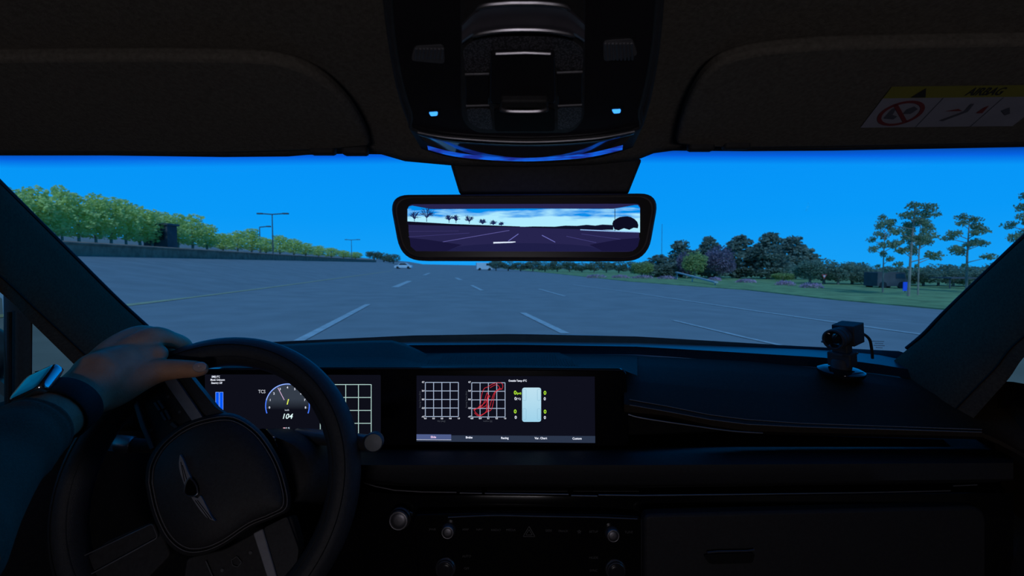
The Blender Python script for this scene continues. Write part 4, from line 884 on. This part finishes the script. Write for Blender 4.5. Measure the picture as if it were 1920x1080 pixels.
gridplot(797.5, 717, 859.5, 781, em(165, 180, 205), ms, 1.35); gridplot(884.5, 717.6, 947, 781.8, em(165, 180, 205), ms, 1.35)
for gx, xl in ((797.5, ('0.0', '0.3', '0.5', '0.8', '1.0')), (884.5, ('-0.8', '-0.4', '0.1', '0.5', '1.0'))):
    for k in range(5):
        text('axis_number', ('4.7', '2.4', '0.0', '-2.3', '-4.7')[k], gx-4.2, 716.6+k*16.2, 4.2, f2_, WH, ms, bold=.03, sx=.9)
        text('axis_number', xl[k], gx+k*15.6, 784.6, 4.0, f2_, WH, ms, bold=.03, sx=.9)
    text('axis_title', 'Steering Torque [Nm]', gx-10, 749, 4.0, f1_, GY, ms, rot=math.pi/2, sx=.85)
    text('axis_title', 'Slip [deg]' if gx < 850 else 'LatAcc [g]', gx+30, 789.5, 4.0, f1_, GY, ms)
# red hysteresis trace of the right plot
RD = em(205, 45, 60)
def pq(x, y): return (780+x/10.667, 700+y/10.667)
tr_ = [[(1160, 730), (1200, 790), (1270, 840), (1340, 820), (1420, 770), (1500, 730), (1540, 610), (1560, 470), (1590, 380), (1650, 330), (1720, 310), (1735, 240), (1700, 190), (1620, 190), (1530, 215), (1430, 275), (1380, 290), (1340, 350), (1310, 450), (1290, 600), (1250, 680), (1150, 730)],
       [(1290, 840), (1400, 770), (1410, 650), (1430, 520), (1440, 420), (1420, 390), (1390, 480), (1360, 580), (1300, 670), (1180, 710)],
       [(1160, 740), (1240, 690), (1340, 620), (1400, 560), (1440, 450), (1480, 460), (1440, 500), (1440, 620), (1420, 720), (1380, 790), (1290, 850), (1220, 840), (1170, 790)],
       [(1430, 760), (1480, 650), (1510, 540), (1550, 420), (1600, 350), (1670, 310), (1650, 250), (1590, 230), (1480, 290)],
       [(1250, 700), (1330, 680), (1400, 640), (1430, 560), (1450, 430)], [(1720, 320), (1680, 300), (1640, 320)]]
for pts in tr_:
    mb = MB(); stroke(mb, [pq(*p) for p in smooth_pts(pts, 5)], 1.0, f2_); mb.build('plot_trace', RD, ms, smooth=False)
text('readout', 'Outside Temp: 0°C', 970.5, 714, 5.0, f1_, WH, ms, bold=.03, sx=.86)
cbm = bpy.data.materials.new('car_diagram'); cbm.use_nodes = True; t_ = cbm.node_tree; t_.nodes.clear(); o_ = t_.nodes.new('ShaderNodeOutputMaterial'); e_ = t_.nodes.new('ShaderNodeEmission'); t_.links.new(e_.outputs[0], o_.inputs[0])
c_ = t_.nodes.new('ShaderNodeTexCoord'); s_ = t_.nodes.new('ShaderNodeSeparateXYZ'); r_ = t_.nodes.new('ShaderNodeValToRGB'); t_.links.new(c_.outputs['Generated'], s_.inputs[0]); t_.links.new(s_.outputs['Z'], r_.inputs[0]); t_.links.new(r_.outputs[0], e_.inputs[0])
r_.color_ramp.elements[0].color = s2l(158, 210, 234)+(1,); r_.color_ramp.elements[1].color = s2l(190, 225, 240)+(1,)
MB().poly([f1_(*p) for p in rpoly([(979, 726.8), (1014.6, 726.8), (1014.6, 791), (979, 791)], 5)]).build('car_diagram', cbm, ms, smooth=False)
for x, y in ((980.5, 730), (1007.5, 730), (980.5, 766), (1007.5, 766)):
    mb = MB(); stroke(mb, rpoly([(x, y), (x+6, y), (x+6, y+21), (x, y+21)], 2.5, 3), .5, f2_, True); mb.build('wheel_outline', em(130, 178, 205), ms, smooth=False)
GN = em(190, 250, 60)
for s, x, y, z, m_ in (('0', 966, 736.6, 10, GN), ('(psi)', 973, 737.4, 5, GN), ('0', 966.6, 747.6, 8, WH), ('(°C)', 972.6, 748, 4.6, WH), ('0', 966, 771.8, 10, GN), ('0', 967, 782.8, 8, WH), ('0', 1021.8, 737, 10, GN), ('0', 1021.4, 748, 8, WH), ('0', 1022, 772.2, 10, GN), ('0', 1021.6, 783.2, 8, WH)):
    text('readout', s, x, y, z, f2_, m_, ms, bold=.02)
MB().poly([f1_(*p) for p in ((781, 816), (1116, 817.5), (1116, 830.5), (781, 827.5))]).build('tab_bar', em(42, 52, 72), ms, smooth=False)
MB().poly([f2_(*p) for p in ((781, 814.2), (846, 814.6), (846, 825), (781, 824.6))]).build('active_tab', em(78, 92, 138), ms, smooth=False)
MB().poly([sc(*p, .0009) for p in ((781, 823.8), (846, 824.2), (846, 825.2), (781, 824.8))]).build('tab_underline', em(190, 195, 215), ms, smooth=False)
for s, x, y in (('Slide', 812.6, 819.6), ('Brake', 879.5, 820.3), ('Racing', 946.5, 821.4), ('Var. Chart', 1014, 821.8), ('Custom', 1082, 822.4)):
    text('tab_name', s, x, y, 5.4, lambda a, b: sc(a, b, .001), em(240, 205, 240) if x < 820 else WH, ms, bold=.03)
# ================================================================== steering wheel
WC = at(393, 908, .587); tl = math.radians(22)
WN = V((0, -math.cos(tl), math.sin(tl))); WU = V((0, math.sin(tl), math.cos(tl))); WR = V((1, 0, 0))
def wl_(px, py, h=0): return onplane(px, py, WC+WN*h, WN)
def wp(r, a, h=0): a = math.radians(a); return WC+WR*r*math.cos(a)+WU*r*math.sin(a)+WN*h
SW = thing('steering_wheel', 'black leather steering wheel turned clockwise, with a winged emblem', 'steering wheel', WC)
RR, rr = .1680, .0185
rows = []
for i in range(96):
    a = 2*math.pi*i/96; dr = WR*math.cos(a)+WU*math.sin(a); c = WC+dr*RR; row = []
    for j in range(20):
        b = 2*math.pi*j/20; k = 1+.06*math.cos(2*b); row.append(c+dr*math.cos(b)*rr*k+WN*math.sin(b)*rr*(1.06))
    rows.append(row)
MB().grid(rows, cu=True, cv=True).build('rim', 'leather', SW, ang=80)
for off, hh in ((-.010, .0168), (.006, .0188)):
    MB().tube([wp(RR+off, k*4, hh) for k in range(90)], .0006, 4, closed=True).build('rim_seam', 'dark' if off > 0 else 'leather', SW)
# hub with airbag cover
hub = smooth_pts([(276, 905), (280, 870), (302, 832), (345, 798), (395, 781), (440, 780), (484, 808), (517, 855), (536, 905), (541, 950), (515, 968), (470, 987), (420, 1020), (382, 1036), (345, 1036), (312, 1010), (288, 960), (276, 905)], 5)[:-1]
cx, cy = 405, 908
rows = []
for k, h in ((1.03, -.02), (1.03, .006), (1.0, .014), (.965, .017), (.955, .0155), (.94, .0175), (.85, .024), (.6, .029), (.3, .031), (.0, .0315)):
    rows.append([wl_(cx+(x-cx)*k, cy+(y-cy)*k, h) for x, y in hub])
MB().grid(rows, cu=True).build('airbag_cover', 'leather', SW, ang=80)
for k, h in ((.975, .0178), (.925, .0198)):
    MB().tube([wl_(cx+(x-cx)*k, cy+(y-cy)*k, h) for x, y in hub], .0006, 5, closed=True).build('stitching', 'stitch', SW)
# emblem: a shield between two wings, along the turned wheel's own horizontal
EMB = MB()
def eb(px, py, h=.031): return wl_(px, py, h)
em_h = .0315
wingA = smooth_pts([(337, 852), (343, 862), (350, 880), (358, 898), (352, 903), (347, 912), (342, 900), (337, 885), (335, 868), (337, 852)], 4)[:-1]
wingB = smooth_pts([(403, 977), (396, 968), (386, 948), (376, 930), (370, 934), (358, 930), (366, 944), (376, 958), (388, 971), (403, 977)], 4)[:-1]
for w in (wingA, wingB):
    e_o = MB().prism([eb(x, y, .0335) for x, y in w], -WN*.004).build('emblem_wing', 'emblem', SW, bevel=.0006)
for a, b in (((339, 866), (346, 903)), ((342, 872), (350, 899)), ((397, 973), (370, 938)), ((392, 973), (366, 938))):
    MB().tube([eb(*a, .0338), eb(*b, .0338)], .0004, 4).build('emblem_feather', 'dark', SW)
sh = [(356, 896), (363, 902), (369, 912), (371, 926), (364, 931), (351, 930), (345, 924), (347, 910), (351, 900)]
MB().prism([eb(x, y, .0345) for x, y in rpoly(sh, 4)], -WN*.004).build('emblem_shield', 'gloss', SW, bevel=.0005)
MB().tube([eb(x, y, .0345) for x, y in rpoly(sh, 4)], .0009, 6, closed=True).build('emblem_rim', 'darkmetal', SW)
# spokes
def slab(name, pts, h, th, mat, parent=SW, bevel=.0015, r=4):
    return MB().prism([wl_(x, y, h) for x, y in rpoly(pts, r)], -WN*th).build(name, mat, parent, bevel=bevel)
sk = slab('spoke', [(240, 748), (300, 698), (338, 695), (420, 786), (400, 800), (310, 860), (286, 846), (262, 800)], .002, .018, 'plastic')
slab('spoke_rail', [(336, 694), (352, 700), (404, 764), (436, 784), (412, 792), (384, 778)], .006, .012, 'leather', r=6)
t1 = slab('spoke_trim', [(306, 712), (328, 708), (382, 786), (362, 792)], .0085, .006, 'emblem', r=3); lab(t1, 'satin silver spoke trim')
slab('spoke_trim', [(246, 746), (254, 744), (272, 800), (288, 840), (281, 844), (262, 800)], .0075, .006, 'darkmetal', r=2)
for p in ([(287, 756), (291, 753), (301, 768), (297, 771)], [(294, 752), (298, 749), (308, 765), (304, 768)], [(299, 774), (303, 771), (312, 787), (308, 790)], [(307, 770), (311, 767), (320, 785), (316, 788)], [(318, 796), (323, 791), (333, 800), (328, 803)]):
    slab('switch', p, .0075, .004, 'darkmetal', r=1.5, bevel=.0005)
for x, y in ((337, 772.5), (269, 771), (284, 807), (316, 744)): MB().lathe([(.0022, 0), (.0018, .001), (0, .0012)], wl_(x, y, .0025), WN, 10).build('switch_mark', 'print', SW)
slab('spoke', [(140, 1060), (200, 1015), (285, 978), (305, 1005), (320, 1040), (270, 1090), (180, 1120), (140, 1110)], .002, .018, 'plastic', r=10)
tb = rpoly([(149, 1046), (286, 982), (296, 1008), (168, 1078), (152, 1072)], [10, 6, 6, 10, 10], 4)
MB().tube([wl_(x, y, .006) for x, y in tb], .0008, 6, closed=True).build('spoke_outline', 'satin', SW)
slab('spoke', [(350, 1046), (420, 1030), (475, 1000), (545, 965), (560, 1020), (545, 1120), (430, 1140), (340, 1110)], .002, .018, 'plastic', r=10)
t2 = slab('spoke_trim', [(474, 1000), (492, 991), (521, 1090), (506, 1100)], .0085, .006, 'emblem', r=3); lab(t2, 'satin silver spoke trim')
slab('spoke_rail', [(494, 990), (538, 968), (560, 1030), (548, 1120), (524, 1092)], .006, .012, 'leather', r=6)
MB().tube([wl_(x, y, .0035) for x, y in rpoly([(434, 1050), (444, 1043), (453, 1054), (446, 1063), (436, 1060)], 2)], .0005, 5, closed=True).build('switch', 'print', SW)
MB().tube([wl_(386, 1052, .004), wl_(400, 1084, .004)], .0009, 5).build('switch_line', 'print', SW)
for x, y in ((470, 1036), (417, 1069)): MB().lathe([(.0022, 0), (.0018, .001), (0, .0012)], wl_(x, y, .0025), WN, 10).build('switch_mark', 'print', SW)
slab('shift_paddle', [(530, 1100), (545, 1060), (566, 1052), (572, 1036), (570, 1070), (556, 1120)], -.012, .004, 'darkmetal', r=4)
slab('shift_paddle', [(470, 808), (496, 802), (514, 822), (522, 842), (506, 838)], -.012, .006, 'gloss', r=6)
# ---- steering column with stalks
SCo = thing('steering_column', 'black steering column shroud with stalks behind the wheel', 'steering column', WC-WN*.1)
rows = []
for h, k in ((-.02, .9), (-.04, 1.0), (-.10, 1.1), (-.18, 1.15)):
    rows.append([WC+V((.028, 0, 0))-WN*(-h)+WR*math.cos(a)*.095*k+WU*(math.sin(a)*.055*k+.012) for a in [2*math.pi*i/32 for i in range(32)]])
MB().grid([[WC+V((.028, 0, 0))-WN*.018+WU*.012]*32]+rows, cu=True).build('shroud', 'plastic', SCo, ang=70)
a, b = at(197, 829, .655), at(300, 838, .66)
sl_ = MB().tube([a.lerp(b, t) for t in (.35, .7, 1.3)], [.0095, .009, .009], 16).build('indicator_stalk', 'plastic', SCo); lab(sl_, 'left stalk with a knurled silver tip')
d_ = (b-a).normalized()
tip = MB().lathe([(0, 0), (.0098, 0), (.0105, .0015), (.0108, .017), (.0112, .018), (.0112, .036), (.0100, .0375)], a, d_, 28).build('stalk_tip', 'satin', sl_, ang=30)
kn = MB(); uu = d_.cross(V((0, 0, 1))).normalized(); vv = uu.cross(d_)
for k in range(30):
    an = 2*math.pi*k/30
    for m in range(4):
        for sgn in (1, -1):
            c0 = a+d_*(.002+.004*m)+(uu*math.cos(an)+vv*math.sin(an))*.0107; c1 = a+d_*(.006+.004*m)+(uu*math.cos(an+sgn*.1)+vv*math.sin(an+sgn*.1))*.0107
            kn.tube([c0, c1], .0004, 3, cap=False)
kn.build('knurling', 'darkmetal', sl_)
a, b = at(700, 831, .60), at(560, 815, .70)
gs = MB().tube([a.lerp(b, t) for t in (.06, .3, .7, 1)], [.0100, .0105, .0105, .010], 20).build('gear_stalk', 'darkmetal', SCo); lab(gs, 'right stalk ending in a round silver button')
ax = (a-b); ax = V((.12, -1, .12)).normalized()
MB().lathe([(.0118, -.012), (.0122, -.002), (.0122, 0), (.0112, .0012), (.0108, .0004), (.006, .0008), (0, .001)], at(700, 830, .60), ax, 28).build('stalk_button', pmat('brushed_button', (.10, .11, .125), .5, metal=.6, ns=60, var=.1), gs, ang=40)
# ================================================================== driver's arm
SK = [  # capsule chains: (px, py, Y, radius in metres)
    [(-150, 1008, .34, .030), (-50, 902, .40, .029), (12, 848, .44, .028), (66, 804, .475, .0285), (118, 766, .51, .0290), (155, 738, .535, .0275), (185, 712, .555, .029)],
    [(165, 728, .545, .022), (225, 672, .590, .0185), (283, 634, .622, .0150), (322, 638, .650, .0115), (346, 648, .678, .0100), (352, 672, .690, .0090), (340, 690, .684, .0080)],
    [(165, 720, .550, .022), (215, 660, .600, .0185), (262, 630, .638, .0145), (296, 633, .672, .0110), (318, 652, .694, .0098), (318, 678, .696, .0088), (306, 694, .686, .0080)],
    [(165, 724, .553, .021), (205, 668, .608, .0170), (246, 640, .650, .0135), (270, 640, .684, .0105), (288, 660, .704, .0092), (290, 684, .702, .0084)],
    [(168, 730, .556, .020), (200, 684, .612, .0155), (234, 656, .656, .0120), (252, 656, .686, .0095), (266, 674, .702, .0084), (270, 694, .700, .0078)],
    [(165, 742, .545, .024), (212, 727, .566, .0235), (262, 706, .588, .0190), (300, 695, .602, .0150), (338, 692, .609, .0122), (366, 692, .611, .0108), (377, 692, .611, .0090)],
    [(190, 705, .560, .030), (240, 680, .590, .024), (272, 668, .606, .018), (294, 664, .614, .013)],
    [(200, 715, .565, .026), (250, 695, .592, .021), (280, 683, .606, .0140)],
]
mb = MB()
for ch in SK:
    P = smooth_pts([tuple(at(p[0], p[1], p[2]))+(p[3],) for p in ch], 6)
    mb.tube([p[:3] for p in P], [p[3] for p in P], 18)
    for p in (P[0], P[-1]): mb.ball(p[:3], p[3]*.995, 16, 10)
PS = thing('person', "driver's arm in a grey sleeve, left hand gripping the wheel rim", 'person', at(-150, 1010, .34))
raw = bpy.data.meshes.new('arm_raw'); raw.from_pydata(mb.v, [], mb.f); ro = bpy.data.objects.new('arm_raw', raw); COL.objects.link(ro)
md = ro.modifiers.new('r', 'REMESH'); md.mode = 'VOXEL'; md.voxel_size = .0022
md = ro.modifiers.new('s', 'SMOOTH'); md.iterations = 5; md.factor = .5
bpy.context.view_layer.update(); me = bpy.data.meshes.new_from_object(ro.evaluated_get(bpy.context.evaluated_depsgraph_get()))
bpy.data.objects.remove(ro); bpy.data.meshes.remove(raw)
Mi = wmat(PS).inverted(); me.transform(Mi); me.name = 'arm'
me.polygons.foreach_set('use_smooth', [True]*len(me.polygons)); me.materials.clear(); me.materials.append(M['skin'])
ao = bpy.data.objects.new('arm', me); COL.objects.link(ao); ao.parent = PS
# thumbnail
tc_ = at(374, 688, .5990); nx = (at(377, 692, .611)-at(338, 692, .609)).normalized(); nn = V((.12, -.92, .30)).normalized(); ny = nn.cross(nx).normalized(); nn = nx.cross(ny).normalized()
if nn.y > 0: nn = -nn
rows = [[tc_+nx*.0085*r_*math.cos(2*math.pi*j/20)+ny*.0065*r_*math.sin(2*math.pi*j/20)+nn*(.0006*(1-r_*r_)-.0025*(r_*math.sin(2*math.pi*j/20))**2) for j in range(20)] for r_ in (1, .8, .5, .02)]
MB().grid(rows, cu=True).build('thumb_nail', 'nail', ao, solid=.0008, ang=80)
# sleeve
def sp_(p): return at(*p)
cu = [at(x, y, Y) for x, y, Y in ((72, 798, .480), (54, 812, .468), (12, 846, .44), (-55, 905, .40), (-150, 1010, .34), (-240, 1090, .30))]
rad = [.0325, .0345, .038, .043, .052, .060]
rows = []; n = 28
Pth = smooth_pts([tuple(c)+(r,) for c, r in zip(cu, rad)], 6)
for i, p in enumerate(Pth):
    c = V(p[:3]); t = (V(Pth[min(i+1, len(Pth)-1)][:3])-V(Pth[max(i-1, 0)][:3])).normalized(); a = (V((0, 0, 1))-t*t.z).normalized(); b = t.cross(a)
    rows.append([c+(a*math.cos(2*math.pi*j/n)+b*math.sin(2*math.pi*j/n))*p[3]*(1+.022*math.sin(i*1.1+2*math.sin(2*math.pi*j/n+i*.25))+.012*math.sin(5*2*math.pi*j/n+i*.5)) for j in range(n)])
inner = [[V(Pth[0][:3]).lerp(v, .86)+(V(Pth[2][:3])-V(Pth[0][:3]))*k for v in rows[0]] for k in (2.2, .0)]
MB().grid(inner+rows, cu=True).build('sleeve', 'sleeve', PS, ang=80)
# wrist watch
wc = at(118, 766, .510); wa = (at(150, 736, .534)-at(70, 800, .478)).normalized()
wn = V((-.34, -.62, .70)); wn = (wn-wa*wn.dot(wa)*.2).normalized(); wx = wa.cross(wn).normalized(); wy = wn.cross(wx).normalized()
WT = thing('wristwatch', 'square black smartwatch with a dark strap on the left wrist', 'watch', wc)
bd = (wn-wa*wn.dot(wa)).normalized(); bx = wa.cross(bd).normalized(); rows = []
for i in range(40):
    a = 2*math.pi*i/40; o_ = bd*math.cos(a)+bx*math.sin(a)
    rows.append([wc+o_*(.0305+dr_)+wa*w for dr_, w in ((-.002, -.0125), (.001, -.0125), (.002, -.011), (.002, .011), (.001, .0125), (-.002, .0125))])
MB().grid(rows, cu=True, cv=True).build('strap', 'rubber', WT, ang=40)
ct = wc+bd*.0345
def wq(x, y, h): return ct+wx*x+wy*y+wn*h
sq = rpoly([(-.020, -.018), (.020, -.018), (.020, .018), (-.020, .018)], .008, 6)
rows = [[wq(x*k, y*k, h) for x, y in sq] for k, h in ((.80, -.006), (.97, -.004), (1, -.001), (1, .003), (.97, .0052), (.93, .0058))]
MB().grid(rows, cu=True).build('case', 'chrome', WT, ang=50)
rows = [[wq(x*k, y*k, h) for x, y in sq] for k, h in ((.93, .0058), (.85, .0066), (.6, .0070), (.02, .0071))]
MB().grid(rows, cu=True).build('watch_face', 'watchglass', WT, ang=80)
cr_ = wq(.004, .0185, .001); MB().lathe([(.0035, 0), (.0035, .002), (0, .0025)], cr_, wy, 14).build('crown', 'chrome', WT)
# ================================================================== small camera on the dashboard
KY = .80
KM = thing('dash_camera', 'small black box camera with lens on a suction mount on the right dash', 'camera', at(1577, 697, KY))
kc = at(1577, 695, KY)
MB().lathe([(0, .004), (.012, .006), (.026, .0045), (.0345, .001), (.035, -.002), (.033, -.006)], kc, (0, -.10, 1), 36).build('suction_base', 'gloss', KM, ang=50)
MB().lathe([(.0, .020), (.014, .020), (.0155, .016), (.0155, .004)], kc, (0, 0, 1), 24).build('base_knob', 'plastic', KM, ang=40)
Rk = Matrix.Rotation(math.radians(-60), 3, 'Z') @ Matrix.Rotation(math.radians(9), 3, 'X')
MB().box(at(1579, 672, KY), (.036, .024, .024), Rk).build('bracket', 'plastic', KM, bevel=.002)
MB().box(at(1579, 655, KY), (.024, .018, .020), Rk).build('bracket_neck', 'plastic', KM, bevel=.002)
MB().box(at(1570, 664, KY-.013), (.016, .002, .003), Rk).build('bracket_plate', 'darkmetal', KM)
MB().tube([at(1598, 664, KY), at(1608, 662, KY)], .0022, 8).build('clamp_screw', 'satin', KM)
kb_c = at(1590, 625, KY+.006)
MB().box(kb_c, (.034, .034, .034), Rk).build('body', 'plastic', KM, bevel=.0012)
ld = Rk @ V((0, -1, 0)); lc_ = kb_c+ld*.016
MB().lathe([(.0155, 0), (.0158, .010), (.0150, .0105), (.0150, .0125), (.0165, .013), (.0168, .021), (.0158, .0215), (.0158, .0235), (.0172, .024), (.0172, .032), (.0150, .033), (.0135, .031)], lc_, ld, 32).build('lens_barrel', 'plastic', KM, ang=25)
MB().lathe([(.0135, .031), (.0100, .026), (.0085, .024), (.004, .0255), (0, .026)], lc_, ld, 28).build('lens_glass', 'watchglass', KM, ang=60)
MB().lathe([(0, 0), (.0018, 0), (.0018, .004), (0, .004)], lc_+ld*.027-V((.017, 0, .004)), V((-1, 0, 0)), 10).build('focus_screw', 'darkmetal', KM)
cb = smooth_pts([tuple(at(1606, 626, KY+.006)), tuple(at(1618, 626, KY+.006)), tuple(at(1630, 636, KY+.01)), tuple(at(1634, 652, KY+.015)), tuple(at(1636, 672, KY+.02))], 6)
MB().tube(cb, .0023, 8).build('cable', 'rubber', KM)
